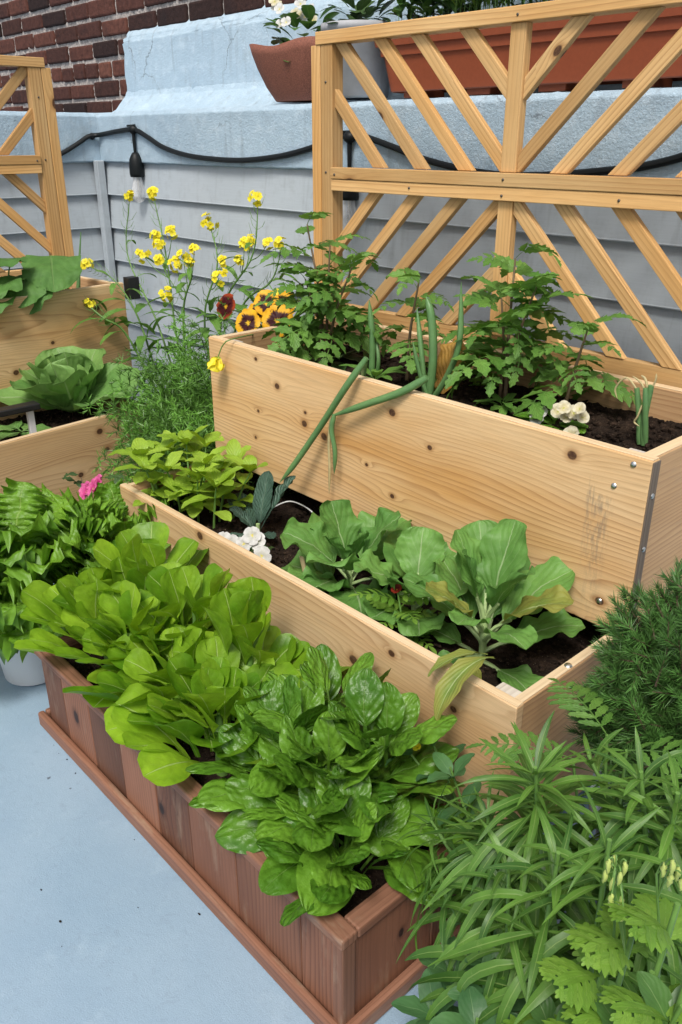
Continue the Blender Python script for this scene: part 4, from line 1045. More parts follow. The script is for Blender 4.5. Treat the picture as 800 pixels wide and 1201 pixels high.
# pansies
c = V3(*at(322, 398, z=zs)); t = thing('pansy', 'pansy with orange and dark maroon faces at the left corner of the upper planter', 'flower', c)
mb = MB(); ms = MB()
for k in range(26):
    az = k*GA; b = c+V3(cos(az)*U(.0, .07), sin(az)*U(0, .04), U(0, .04)); D, N = azel(az, U(.2, .9))
    leaf(mb, b, D, N, U(.06, .11), U(.02, .032), p_lobed(p_oval(.25, .7, .6, .08), 4, .3), nv=9, nu=2, bend=.6, fold=.2)
mb.build('foliage', ML_DRK, t)
for px, py, r, m, nx in ((291, 379, .044, 0, .4), (326, 377, .052, 0, .6), (312, 356, .042, 0, .6), (333, 357, .040, 0, .9), (302, 366, .036, 0, .3), (265, 360, .044, 1, .1)):
    p = at(px, py, y=c[1]-.02-(.05 if py > 370 else .0)+U(-.01, .01)); tube(ms, curve_pts([c, (c+p)/2+EZ*.03, p+V3(-.01, .012, 0)], 6), .0018, 5)
    mb = MB(); petals(mb, p, V3(nx, -.75, .35), r, 5, p_oval(.02, .85, .42, .2), el=.08, up=V3(0, .2, 1), ang0=-pi/2+.0, widths=[1.25, 1.0, 1.1, 1.1, 1.0], lens=[1.05, 1, 1, 1, 1], bend=.25, ruf=.05)
    mb.build('flower', MP_PAN if m == 0 else MP_PAR, t)
p = V3(*at(256, 418, y=YU-.03)); tube(ms, curve_pts([c+EZ*.03, V3(*at(275, 397, y=YU+.01)), V3(*at(262, 404, y=YU-.02)), p], 8), .0018, 5)
mb = MB(); petals(mb, p, V3(-.1, -.3, -.9), .045, 5, p_oval(.02, .7, .5, .3), el=1.0, ang0=.4, bend=-.2, ruf=.12); mb.build('wilted_flower', MP_YEL, t)
ms.build('stem', M_STEM, t)
# feathery seedling
c = V3(*at(350, 385, z=zs)); t = thing('marigold', 'thin feathery marigold seedling behind the pansies', 'seedling', c)
ms = MB(); mb = MB(); tube(ms, [c, c+EZ*.10], [.0025, .0018], 5)
for k in range(9): D, N = azel(k*GA, U(.2, .9)); frond(mb, c+EZ*(.05+.006*k), D, N, .07, .05, 4, .4, .12)
mb.build('foliage', ML_TOM, t); ms.build('stem', M_STEMR, t)
# ================================================================== left boxes
# cabbage
c = V3(*at(92, 520, x=-2.92)); c[2] = .43
t = thing('cabbage', 'green cabbage head behind the front board of the lower left planter', 'cabbage', c)
mb = MB()
rosette(mb, c+EZ*.03, 18, (.30, .19), (.23, .20), (.5, 1.4), (.55, -.5), p_oval(.10, .55, .36, .16), .03, .1, fold=.12, cup=.22, ruf=.035, rfreq=2.5, blis=.04, nv=12, nu=8)
mb.build('foliage', ML_CAB, t)
mb = MB(); blob(mb, c+EZ*.10, .07, 14, 8, (1, 1, 1.1)); mb.build('heart', ML_CAB, t)
weedlet('broad green leaves hanging low at the left edge behind the lower left board', V3(-2.88, 1.08, .43), 6, .13, .08, ML_CAB, (.15, .5), 'cabbage_leaves', 'cabbage')
# white and black post frame of the cold frame at the left edge
t = thing('frame_post', 'white post under a flat black metal bar in the lower left planter', 'frame', V3(*at(33, 515, x=-2.75)))
a, b = at(34, 480, x=-2.75), at(34, 545, x=-2.75)
mb = MB(); box(mb, (-2.758, a[1]-.010, a[2]-.25), EZ, EY, EX, .25, .022, .018, .002); mb.build('post', M_WHITEP, t)
mb = MB(); box(mb, (-2.768, a[1]-.50, a[2]+.0005), EY, EX, EZ, .53, .05, .022, .004); mb.build('bar', M_BLACK, t)
# cucumber seedlings
def cucumber(lab, c, leaves):
    t = thing('cucumber', lab, 'cucumber', c, 'cucumber seedlings'); mb = MB(); ms = MB()
    for px, py, x, L, az, el in leaves:
        p = V3(*at(px, py, x=x)); tube(ms, curve_pts([c, (c+p)/2+EZ*.03, p], 6), .003, 6); D, N = azel(az, el)
        leaf(mb, p, D, N, L, L*1.05, p_lobed(p_oval(.0, .32, .5, .3), 2.6, .18), nv=12, nu=8, bend=.7, fold=.08, cup=-.1, ruf=.05, rfreq=2.5, blis=.06, nlat=4)
    mb.build('foliage', ML_SQU, t); ms.build('stem', M_STEM, t)
cucumber('cucumber seedling at the left edge of the upper left planter', V3(*at(10, 350, x=-3.25)), [(2, 325, -3.2, .20, -.6, .1), (14, 305, -3.22, .20, -.9, .3), (0, 345, -3.15, .17, -.8, .0), (30, 322, -3.18, .18, -.6, -.25)])
cucumber('cucumber seedling with one round dark leaf beside the left trellis post', V3(*at(82, 345, x=-3.26)), [(60, 300, -3.22, .23, -.45, -.15), (45, 322, -3.18, .20, -.9, -.35)])
c = V3(*at(92, 338, x=-3.3))
t = thing('onion', 'single straight onion leaf beside the foot of the left trellis', 'onion', c)
mb = MB(); tube(mb, curve_pts([c, at(93, 310, x=-3.3), at(95, 272, x=-3.3)], 8), np.linspace(.009, .002, 9), 7); mb.build('leaf', ML_ONI, t)
# black plastic corner and pot between the boxes
t = thing('plastic_pot', 'black plastic pot between the left planters and the feathery fennel', 'pot', V3(-3.0, 1.80, 0))
mb = MB(); lathe(mb, V3(-2.98, 1.83, 0), [(0, .002), (.09, .002), (.125, .36), (.134, .362), (.134, .395), (.122, .395), (.118, .35), (0, .35)], 32); mb.build('pot_body', M_BLACK, t)
mb = MB(); p = at(152, 343, x=-3.13); box(mb, (-3.16, p[1]-.008, .80), EZ, EX, EY, .088, .045, .05, .004)
tag(mb.build('plastic_corner', M_BLACK), 'black plastic corner piece at the end of the upper left planter', 'corner piece')

# feathery fennel beside the upper planter
def threads(mb, n_fr, c, R, H, lean=V3(0, 0, 0), fil=.05, w=.0014):
    for k in range(n_fr):
        az = k*GA; rr = math.sqrt((k+.5)/n_fr); b = c+V3(cos(az), sin(az), 0)*R*.6*rr
        d = unit(V3(cos(az)*rr*.9, sin(az)*rr*.9, 1.0)+lean); h = H*U(.5, 1.05)*(1.05-.35*rr)
        end = b+d*h*.9+V3(cos(az), sin(az), -.25)*R*rr*.6; pts = curve_pts([b, b+d*h*.55, end], 10)
        tint = U(0, 1)
        tube(mb, pts, np.linspace(.0026, .0009, 11), 4, tint, False)
        for i in range(3, 11):
            for q in range(4):
                a = U(0, 6.28); T = unit(pts[i]-pts[i-1]); X = unit(np.cross(T, V3(cos(a), sin(a), .3))); l1 = fil*U(.8, 1.6)*(1.25-.06*i)
                D1 = unit(T*.65+X); m1 = pts[i]+D1*l1
                _tri(mb, pts[i], m1, w, tint)
                for r_ in range(7):
                    f = .22+.13*r_; D2 = unit(D1*.8+rng.normal(0, .55, 3)); _tri(mb, pts[i]+D1*l1*f, pts[i]+D1*l1*f+D2*fil*U(.4, .9), w*.85, min(1, max(0, tint+U(-.2, .2))))
def _tri(mb, a, b, w, tint):
    s = unit(np.cross(b-a, rng.normal(0, 1, 3)))*w
    mb.add([a-s, a+s, (a+b)/2+s*.9+V3(0, 0, .0), b, (a+b)/2-s*.9], [(0, 1, 2, 3, 4)], [[(0, 0)]*5], tint, False)
t = thing('fennel', 'dense feathery green fennel filling the gap left of the upper planter', 'fennel', V3(-2.36, 1.58, 0))
mb = MB(); threads(mb, 210, V3(-2.35, 1.62, .30), .16, .62, fil=.036, w=.0017); threads(mb, 150, V3(-2.22, 1.47, .16), .13, .57, fil=.036, w=.0017); mb.build('foliage', ML_FEN, t)
t = thing('plastic_pot', 'black plastic pot under the feathery fennel', 'pot', V3(-2.36, 1.58, 0))
mb = MB(); lathe(mb, V3(-2.36, 1.58, 0), [(0, .002), (.10, .002), (.13, .20), (.14, .203), (.14, .23), (.128, .23), (.124, .19), (0, .19)], 32); mb.build('pot_body', M_BLACK, t)

# bolting mustard with yellow flowers
def bolting(lab, base, stems, twigs_n=7, leaves=8):
    t = thing('yellow_mustard', lab, 'flowering mustard', base, 'bolting yellow mustards')
    ms = MB(); ml = MB()
    for path, heads in stems:
        pts = curve_pts(path, 22); tube(ms, pts, np.linspace(.0055, .0016, 23), 6, U(0, 1))
        for i in range(9, 22):                       # seed pods and thin stalks up the stem
            for q in range(2):
                a = U(0, 6.28); T = unit(pts[i+1]-pts[i-1] if i < 22 else pts[i]-pts[i-1]); X = unit(np.cross(T, V3(cos(a), sin(a), .2))); m_ = pts[i]+unit(T*.7+X)*.022
                tube(ms, [pts[i], m_], [.0007, .0006], 4, .5, False); tube(ms, [m_, m_+unit(T*1.2+X*.5)*U(.02, .04)], [.0012, .0004], 4, .8, False)
        for i in (3, 4, 5, 6, 7, 8, 9, 10, 12, 14, 16):
            az = U(0, 6.28); D, N = azel(az, U(.2, .8)); s = 1.25-.05*i
            leaf(ml, pts[i], D, N, .19*s*U(.7, 1.2), .050*s, p_lobed(p_oval(.15, .7, .8, .12), 4, .25), nv=10, nu=2, bend=U(.8, 1.8), fold=.2, twist=U(-.6, .6))
        for px, py, y, r in heads:
            p = V3(*at(px, py, y=y)); k = int(np.argmin(np.linalg.norm(pts-(p+V3(0, 0, -.10)), axis=1)))
            tube(ms, curve_pts([pts[k], (pts[k]+p)/2+V3(0, 0, -.012), p], 7), np.linspace(.0022, .0012, 8), 5)
            fm_ = MB()
            for q in range(int(6+r*200)):
                d = unit(rng.normal(0, 1, 3)+V3(0, -.3, .7)); c_ = p+d*r*U(.5, 1.25)
                petals(fm_, c_, unit(d+V3(.3, -.3, .2)), .0135, 4, p_oval(.05, .8, .4, .2), el=.3, ang0=U(0, 6), bend=.3, ruf=0)
            fm_.build('flower_cluster', MP_YEL, t)
    for k in range(leaves):
        D, N = azel(k*GA, U(.3, 1.0)); leaf(ml, base+EZ*U(.0, .10), D, N, U(.16, .28), U(.05, .08), p_lobed(p_oval(.25, .6, .6, .09), 4, .3), nv=12, nu=4, bend=U(.6, 1.3), fold=.15, ruf=.04)
    ms.build('stem', M_STEM, t); ml.build('foliage', ML_TOM, t)
b1 = V3(-2.80, 1.74, .33)
Q = lambda px, py, y: V3(*at(px, py, y=y))
bolting('tall yellow flowering mustard with several branching stems in front of the siding', b1, [
    ([b1, Q(185, 380, 1.74), Q(150, 300, 1.76), Q(152, 232, 1.78)], [(152, 229, 1.78, .017)]),
    ([b1, Q(205, 380, 1.74), Q(195, 300, 1.76), Q(180, 230, 1.78)], [(180, 227, 1.78, .018), (202, 273, 1.76, .020), (183, 276, 1.75, .017), (186, 287, 1.74, .018), (168, 300, 1.72, .022)]),
    ([b1, Q(215, 370, 1.72), Q(225, 320, 1.70), Q(205, 300, 1.70)], [(206, 311, 1.69, .022), (215, 301, 1.71, .017), (222, 308, 1.70, .016), (195, 347, 1.66, .024), (228, 293, 1.72, .013), (187, 305, 1.68, .015)])])
b2 = V3(-2.62, 1.78, .33)
bolting('yellow flowering mustard leaning right behind the pansies', b2, [
    ([b2, Q(240, 380, 1.78), Q(255, 310, 1.80), Q(246, 262, 1.82)], [(246, 260, 1.82, .025), (257, 326, 1.76, .028), (262, 307, 1.80, .014), (280, 307, 1.8, .016)]),
    ([b2, Q(260, 370, 1.80), Q(296, 300, 1.83), Q(303, 234, 1.85)], [(302, 232, 1.85, .020), (287, 288, 1.83, .018), (294, 283, 1.84, .016), (314, 286, 1.84, .014)]),
    ([b2, Q(280, 370, 1.82), Q(318, 330, 1.85), Q(331, 288, 1.86)], [(330, 285, 1.86, .017), (329, 345, 1.82, .016), (308, 348, 1.80, .014)])], leaves=5)
b3 = V3(-2.90, 1.70, .36)
bolting('yellow flowering mustard branch lying across the upper left planter', b3, [
    ([b3, Q(150, 395, 1.60), Q(120, 372, 1.52), Q(75, 340, 1.46), Q(30, 350, 1.42)], [(27, 342, 1.42, .020), (66, 338, 1.45, .015), (97, 370, 1.50, .022), (105, 357, 1.50, .018)]),
    ([b3, Q(165, 380, 1.66), Q(135, 330, 1.62), Q(104, 312, 1.60)], [(102, 311, 1.60, .024)])], leaves=6)
# pink flower by the lower left board
c = V3(-2.24, 1.06, .0); t = thing('pink_geranium', 'pink flowers with dark buds in front of the lower left board', 'flower', c)
ms = MB(); top = Q(112, 577, 1.06); tube(ms, curve_pts([c, (c+top)/2+V3(.03, 0, 0), top], 8), .0035, 6); tube(ms, curve_pts([(c+top)/2, Q(95, 560, 1.06)], 5), .002, 5); tube(ms, curve_pts([top-EZ*.1, Q(140, 575, 1.06)], 5), .002, 5)
ms.build('stem', M_STEMR, t)
for px, py, r in ((117, 570, .036), (103, 577, .034), (122, 578, .028), (111, 573, .03)):
    mb = MB(); petals(mb, Q(px, py, 1.05+U(-.02, .01)), V3(-.1, -.8, .5), r, 7, p_oval(.03, .7, .4, .3), el=.5, ang0=U(0, 6), ruf=.15); mb.build('flower', MP_PNK, t)
mb = MB()
for px, py in ((93, 557), (90, 566), (97, 572), (138, 572), (143, 560), (134, 580), (112, 588)): D, N = azel(U(0, 6.28), U(.2, 1)); leaf(mb, Q(px, py, 1.06), D, N, .05, .03, p_oval(.1, .5, .5, .2), nv=7, nu=4, bend=.5, ruf=.1)
mb.build('foliage', ML_DRK, t)

# ================================================================== right hand plants
# dwarf spruce
c = V3(-.40, 1.20, 0)
t = thing('blue_pot', 'pale blue grey pot below the dwarf spruce at the right edge', 'pot', c)
mb = MB(); lathe(mb, c, [(0, .002), (.12, .002), (.155, .30), (.168, .303), (.168, .34), (.152, .34), (.146, .29), (0, .29)], 36); mb.build('pot_body', simple('pot_blue', (.42, .50, .60), .45, 0, 12, .1), t)
t = thing('dwarf_spruce', 'dense dwarf spruce bush with soft short needles at the right edge', 'conifer', c+EZ*.29)
mb = MB(); tube(mb, [c+EZ*.28, c+V3(.0, 0, .45), c+EZ*.78], [.022, .018, .006], 8); mb.build('trunk', M_STEMB, t)
nd = MB(); tw = MB()
cen = c+EZ*.535
def shoot(a, D, L, tint):
    D = unit(D); pts = [a, a+D*L*.5, a+D*L]; tube(tw, pts, [.0022, .0018, .001], 4, .5, False)
    n = int(L*1250); ref = unit(np.cross(D, V3(.2, .4, .9))); r2 = np.cross(D, ref)
    vs = np.zeros((n*3, 3)); fs = []; us = []
    for k in range(n):
        f = k/n; p = a+D*L*(.12+.9*f); an = k*2.4+U(-.3, .3); X = ref*cos(an)+r2*sin(an)
        d = unit(D*(.55+.6*f)+X*(1-.45*f)); ln = U(.021, .031)*(1.05-.35*f); s = unit(np.cross(d, rng.normal(0, 1, 3)))*.00135
        vs[k*3] = p-s; vs[k*3+1] = p+s; vs[k*3+2] = p+d*ln; fs.append((k*3, k*3+1, k*3+2)); us.append([(0, 0)]*3)
    nd.add(vs, fs, us, tint, False)
for k in range(1500):
    z = 1-2*(k+.5)/1500*.86; r = math.sqrt(max(0, 1-z*z)); az = k*GA
    d = V3(r*cos(az), r*sin(az), z); lump = 1+.16*sin(3.1*az+4*z)+.12*sin(7*az-5*z)+U(-.14, .10)
    R = V3(.175, .175, .205)*lump
    e = cen+d*R; out = unit(d+V3(0, 0, .25)+rng.normal(0, .38, 3)); L = U(.042, .068)
    shoot(e-out*L, out, L, min(1, max(0, .45+U(-.25, .35)+.25*(k % 7 == 0))))
    if k % 3 == 0: 
        e2 = cen+d*R*.70; shoot(e2-out*L*.9, unit(out+rng.normal(0, .3, 3)), L, U(0, .3))
for k in range(60):
    d = unit(rng.normal(0, 1, 3)); tube(tw, [c+V3(0, 0, U(.38, .6)), cen+d*V3(.14, .14, .15)], [.005, .002], 4, .5, False)
nd.build('needles', ML_SPR, t); tw.build('branches', M_STEMB, t)

# narrow-leaved plants in the lower right corner
def narrow(lab, base, stems, n, L, W, droop):
    t = thing('narrow_leaved_plant', lab, 'leafy plant', base, 'narrow leaved plants at the lower right')
    mb = MB(); ms = MB()
    for path in stems:
        pts = curve_pts(path, 30); tube(ms, pts, np.linspace(.0065, .0028, 31), 6)
        for k in range(n):
            f = .14+.86*(k/(n-1))**.8; i = min(29, int(f*30)); T = unit(pts[i+1]-pts[i]); az = k*GA+U(-.3, .3)
            ref = unit(np.cross(T, V3(.31, .2, .05))); r2 = np.cross(T, ref); X = ref*cos(az)+r2*sin(az)
            el = .22+.75*max(0, (f-.82)/.18)**1.2+U(-.2, .2)
            D = X*cos(el)+T*sin(el); N = T*cos(el)-X*sin(el); s = (1.0-.55*max(0, (f-.72)/.28))*U(.7, 1.15)
            leaf(mb, pts[i], D, N, L*s, W*U(.75, 1.2)*(1-.5*max(0, (f-.70)/.30)), p_oval(.08, .6, .95, .16), nv=9, nu=2, bend=droop*U(.5, 1.5)*(1-.5*max(0, (f-.75)/.25)), bp=1.0, fold=.25, twist=U(-1.1, 1.1), side=U(-.5, .5), ruf=.05, rfreq=2)
    mb.build('foliage', ML_LNG, t); ms.build('stem', M_STEM, t)
bp_ = V3(-.40, .84, .0)
narrow('tall plant with long narrow drooping leaves in front of the corner of the middle planter', bp_+EZ*.15, [
    [bp_+EZ*.15, V3(-.44, .80, .42), V3(*at(628, 900, y=.76))]], 165, .19, .0160, 1.5)
narrow('plant with thin narrow leaves leaning over the right side of the stained box', bp_+V3(-.06, .03, .15), [
    [bp_+V3(-.06, .03, .15), V3(-.54, .79, .33), V3(*at(505, 962, y=.77))], [bp_+V3(-.04, .02, .15), V3(-.5, .78, .33), V3(*at(572, 950, y=.75))]], 100, .155, .0120, 1.5)
narrow('narrow leaved plant at the right edge below the dwarf spruce', V3(-.27, .86, .15), [
    [V3(-.27, .86, .15), V3(-.30, .82, .5), V3(*at(752, 905, y=.80))], [V3(-.25, .88, .15), V3(-.3, .86, .45), V3(*at(690, 885, y=.86))], [V3(-.25, .84, .15), V3(-.28, .82, .45), V3(*at(795, 930, y=.78))]], 90, .14, .0165, 1.4)
narrow('lower side shoots with long hanging narrow leaves near the bottom edge', bp_+V3(.05, -.10, .12), [
    [bp_+V3(.05, -.10, .12), V3(-.37, .70, .30), V3(*at(655, 1000, y=.66))], [bp_+V3(.03, -.08, .12), V3(-.42, .72, .28), V3(*at(596, 1015, y=.69))], [bp_+V3(.10, -.10, .12), V3(-.30, .70, .35), V3(*at(715, 985, y=.68))]], 66, .20, .0175, 1.9)
t = thing('round_pot', 'dark round pot hidden under the narrow leaved plants', 'pot', bp_)
mb = MB(); lathe(mb, bp_+V3(.06, .0, 0), [(0, .002), (.13, .002), (.17, .15), (.18, .152), (.18, .18), (.165, .18), (.16, .145), (0, .145)], 36); mb.build('pot_body', M_BLACK, t)
# blue-green plant with a yellow bud at the back corner of the stained box
def pairs(lab, base, stems, L, W, mat, nodes=5, name='leafy_herb', cat='leafy plant', bud=None, group=None, mb2=None):
    t = thing(name, lab, cat, base, group); mb = MB(); ms = MB()
    for path in stems:
        pts = curve_pts(path, 20); tube(ms, pts, np.linspace(.0045, .0022, 21), 6)
        for k in range(nodes):
            f = .25+.75*k/(nodes-1); i = min(19, int(f*20)); T = unit(pts[i+1]-pts[i]); az = k*pi/2+U(-.2, .2)+base[0]*9
            ref = unit(np.cross(T, V3(.31, .2, .05))); r2 = np.cross(T, ref); s = 1.1-.45*f
            for q in ((0, pi) if f < .9 else (0, pi, pi/2, 3*pi/2)):
                X = ref*cos(az+q)+r2*sin(az+q); el = .2+.6*f*f; leaf(mb, pts[i], X*cos(el)+T*sin(el), T*cos(el)-X*sin(el), L*s*U(.85, 1.15), W*s*U(.9, 1.1), p_oval(.12, .55, .75, .1), nv=10, nu=4, bend=U(.4, 1.1), fold=.2, ruf=.03, blis=.05)
    mb.build('foliage', mat, t); ms.build('stem', M_STEM, t)
    if bud is not None:
        mb = MB(); petals(mb, bud, V3(-.2, -.5, .8), .009, 5, p_oval(.05, .7, .4, .3), el=.5); mb.build('flower', MP_YEL, t)
b = V3(-.60, .97, .02)
pairs('dark blue green herb with one yellow flower at the back corner of the stained box', b, [[b, V3(-.66, .93, .25), Q(475, 875, .90)], [b+V3(.02, 0, 0), V3(-.62, .92, .22), Q(528, 900, .89)], [b+V3(0, .02, 0), V3(-.69, .95, .25), Q(505, 865, .93)]], .085, .048, ML_MIN, 5, bud=Q(490, 877, .88))
b = V3(-.50, .70, .0)
pairs('broad leaved green plant at the bottom edge beside the base moulding of the stained box', b, [[b, V3(-.51, .70, .08), Q(530, 1135, .70)], [b+V3(.05, -.02, 0), V3(-.46, .68, .07), Q(583, 1165, .66)], [b+V3(.1, -.06, 0), V3(-.42, .66, .08), Q(505, 1180, .64)], [b+V3(.08, .03, 0), V3(-.40, .70, .08), Q(600, 1120, .72)], [b+V3(.1, -.08, 0), V3(-.40, .60, .08), Q(560, 1195, .60)]], .105, .056, ML_MIN, 5)
b = V3(-.26, .62, .16)
pairs('dark broad leaves in the bottom right corner under the lobed leaves', b, [[b, V3(-.30, .60, .28), Q(690, 1180, .57)], [b+V3(.03, 0, 0), V3(-.26, .58, .28), Q(745, 1200, .56)], [b+V3(.05, 0, 0), V3(-.22, .58, .3), Q(800, 1180, .58)], [b-V3(.03, 0, 0), V3(-.32, .62, .24), Q(650, 1200, .60)]], .085, .05, ML_BRD, 4)
# lobed light green leaves
def lobed(mb, P, D, N, L, W, bend):
    S, Nt = leaf(mb, P, D, N, L, W*.20, p_oval(.15, .5, .5, .25), nv=12, nu=2, bend=bend, fold=.1, dense=True)
    for k, f in enumerate((.3, .45, .6, .74, .86)):
        i = int(f*12); T = unit(S[i+1]-S[i]); Nn = Nt[i]; B = np.cross(T, Nn); sz = W*(.5, .58, .56, .44, .3)[k]
        for s in (-1, 1):
            d = unit(T*.75+B*s); q = S[i]+(S[i+1]-S[i])*U(0, 1)
            S2, N2 = leaf(mb, q, d, Nn, sz, sz*.30, p_lobed(p_oval(.02, .5, .5, .5), 2.3, .4), nv=10, nu=2, bend=.45, fold=.12, dense=True)
            for s3, i3 in ((-1, 4), (1, 4), (-1, 6), (1, 6)):
                T2 = unit(S2[i3+1]-S2[i3]); B2 = np.cross(T2, N2[i3]); leaf(mb, S2[i3], unit(T2*.8+B2*s3), N2[i3], sz*.38, sz*.17, p_oval(.02, .5, .45, .5), nv=5, nu=2, bend=.3, fold=.1)
def lobed_plant(lab, base, stems, L, W, nodes=8):
    t = thing('chrysanthemum', lab, 'leafy plant', base, 'lobed leaf plants at the lower right'); mb = MB(); ms = MB()
    for path in stems:
        pts = curve_pts(path, 20); tube(ms, pts, np.linspace(.006, .003, 21), 6)
        for k in range(nodes):
            f = .3+.7*k/(nodes-1); i = min(19, int(f*20)); T = unit(pts[i+1]-pts[i]); az = k*GA+base[1]*7
            ref = unit(np.cross(T, V3(.31, .2, .05))); r2 = np.cross(T, ref); X = ref*cos(az)+r2*sin(az); el = .3+.7*f*f*U(.6, 1.1); s = 1.1-.35*f
            lobed(mb, pts[i], X*cos(el)+T*sin(el), T*cos(el)-X*sin(el), L*s, W*s, U(.6, 1.3))
    mb.build('foliage', ML_CHR, t); ms.build('stem', M_STEM, t)
b = V3(-.20, .62, .16)
lobed_plant('light green plant with deeply lobed leaves near the right edge, under the pale flower buds', b, [[b, V3(-.24, .60, .32), Q(745, 1085, .64)], [b+V3(.03, -.02, 0), V3(-.2, .57, .36), Q(795, 1060, .63)], [b, V3(-.26, .60, .30), Q(712, 1120, .60)]], .105, .095)
b = V3(-.14, .58, .16)
lobed_plant('light green lobed leaf plant at the lower right corner of the picture', b, [[b, V3(-.20, .55, .30), Q(765, 1140, .60)], [b+V3(.02, 0, 0), V3(-.16, .53, .32), Q(815, 1120, .60)], [b, V3(-.2, .55, .28), Q(730, 1175, .57)]], .10, .09, 9)
t = thing('round_pot', 'dark round pot hidden under the lobed leaf plants', 'pot', V3(-.2, .60, 0))
mb = MB(); lathe(mb, V3(-.2, .62, 0), [(0, .002), (.11, .002), (.15, .16), (.16, .162), (.16, .19), (.145, .19), (.14, .155), (0, .155)], 36); mb.build('pot_body', M_BLACK, t)
# ferny leaf by the middle planter corner
b = V3(-.47, 1.0, .05)
t = thing('ferny_herb', 'ferny leaf in front of the end board of the middle planter', 'leafy plant', b); mb = MB(); ms = MB()
for px, py, y, az, el in ((712, 862, .97, 2.7, .3), (672, 890, .95, 3.6, .2), (735, 880, .95, .4, .4)):
    p = Q(px, py, y); tube(ms, curve_pts([b, (b+p)/2+V3(.02, 0, 0), p], 6), .0025, 5); D, N = azel(az, el)
    frond(mb, p, D, N, .14, .10, 8, .6, .2, prof=p_lobed(p_oval(.05, .6, .7, .3), 4, .5), nv=11, nu=2, dense=True)
mb.build('foliage', ML_TOM, t); ms.build('stem', M_STEM, t)
# sprig of pale buds
def sprig(lab, base, top, buds):
    t = thing('bud_sprig', lab, 'flower buds', base, 'pale bud sprigs'); ms = MB(); base = np.asarray(base)
    pts = curve_pts([base, (base+top)/2+V3(.01, 0, .04), top], 10); tube(ms, pts, np.linspace(.0018, .0012, 11), 5)
    for px, py in buds:
        p = Q(px, py, top[1]+U(-.012, .004)); q = p+EZ*.02; tube(ms, curve_pts([pts[-1-int(U(0, 2))], (pts[-1]+q)/2+EZ*.006, q], 4), .0009, 4)
        mb = MB(); n_ = 8; cp = [q+V3(U(-.001, .001), 0, -.019*k/7) for k in range(8)]; tube(mb, cp, np.array([.0006, .0017, .0025, .0028, .0025, .0021, .0016, .0005]), 8); mb.build('bud', M_BUD, t)
    ms.build('stem', M_STEM, t)
M_BUD = simple('pale_bud', (.42, .50, .13), .5, 0, 40, .2)
sprig('sprig of pale yellow green buds hanging in front of the narrow leaves', V3(-.30, .72, .30), Q(722, 1018, .60), [(708, 1037), (716, 1046), (725, 1040), (715, 1065), (727, 1068), (728, 1082), (731, 1028), (712, 1025), (719, 1020)])
sprig('sprig of pale buds at the right edge of the picture', V3(-.22, .70, .3), Q(770, 1025, .60), [(776, 1030), (786, 1027), (793, 1035), (798, 1046), (784, 1042)])

# ================================================================== ledge: string light, pots
t = thing('string_light', 'black outdoor string light with clear bulbs hung along the blue ledge', 'string light', V3(-3.69, 2.1, 1.3))
yc = yf-.010
mb = MB(); cpts = [Q(px, py, yc) for px, py in ((118, 158), (138, 154), (157, 152), (172, 160), (190, 172), (215, 181), (245, 186), (285, 188), (330, 183), (370, 172), (400, 160), (425, 160), (460, 172), (495, 186), (540, 198), (585, 205), (630, 206), (670, 204), (715, 200), (750, 196), (800, 184), (860, 160))]
left = [V3(*at(px, py, x=XC+.041)) for px, py in ((-40, 200), (0, 196), (40, 190), (70, 181), (92, 168), (104, 160))]
tube(mb, curve_pts(left+cpts, 160), .0105, 8); mb.build('cable', M_RUBBER, t)
def socket(px, py, y, bulb_s=1.0):
    p = Q(px, py, y)-V3(0, .004, 0)
    mb = MB(); blob(mb, p, .02, 10, 6, (1.2, 1, 1)); tube(mb, [p, p-EZ*.10], [.009, .007], 8); bar(mb, p+V3(-.05, -.0, .016), p+V3(.02, 0, .018), .008, .008, (0, -1, 0)); 
    s = mb.build('drop', M_RUBBER, t)
    mb = MB(); lathe(mb, p-EZ*.20, [(0, .105), (.012, .105), (.02, .095), (.030, .075), (.033, .05), (.034, .012), (.031, .0), (.02, .0)], 20); mb.build('socket', M_RUBBER, t)
    mb = MB(); lathe(mb, p-EZ*.20, [(.020, .0), (.022, -.02), (.030, -.05), (.033, -.075), (.027, -.098), (.012, -.11), (0, -.113)], 20)
    b_ = mb.build('bulb', M_GLASS, t)
    mb = MB(); tube(mb, [p-EZ*.20, p-EZ*.26], [.006, .003], 6); tube(mb, curve_pts([p+V3(-.008, 0, -.255), p+V3(-.012, 0, -.285), p+V3(.012, 0, -.285), p+V3(.008, 0, -.255)], 8), .0008, 4); mb.build('filament', M_STEEL, t)
g = NT('bulb_glass'); gb = g.bsdf((.95, .95, .95), .08); gt = g.n('ShaderNodeBsdfTransparent'); gm = g.n('ShaderNodeMixShader'); lw = g.n('ShaderNodeLayerWeight'); lw.inputs[0].default_value = .35
g.set(gm.inputs[0], g.mapr(lw.outputs['Facing'], 0, 1, .25, .9)); g.t.links.new(gt.outputs[0], gm.inputs[1]); g.t.links.new(gb.outputs[0], gm.inputs[2]); M_GLASS = g.finish(gm)
socket(157, 152, yc); socket(411, 161, yc)
mb = MB(); p = Q(104, 160, yc); blob(mb, V3(XC+.04, YW-.06, p[2]), .016, 8, 5); mb.build('clip', M_RUBBER, t)

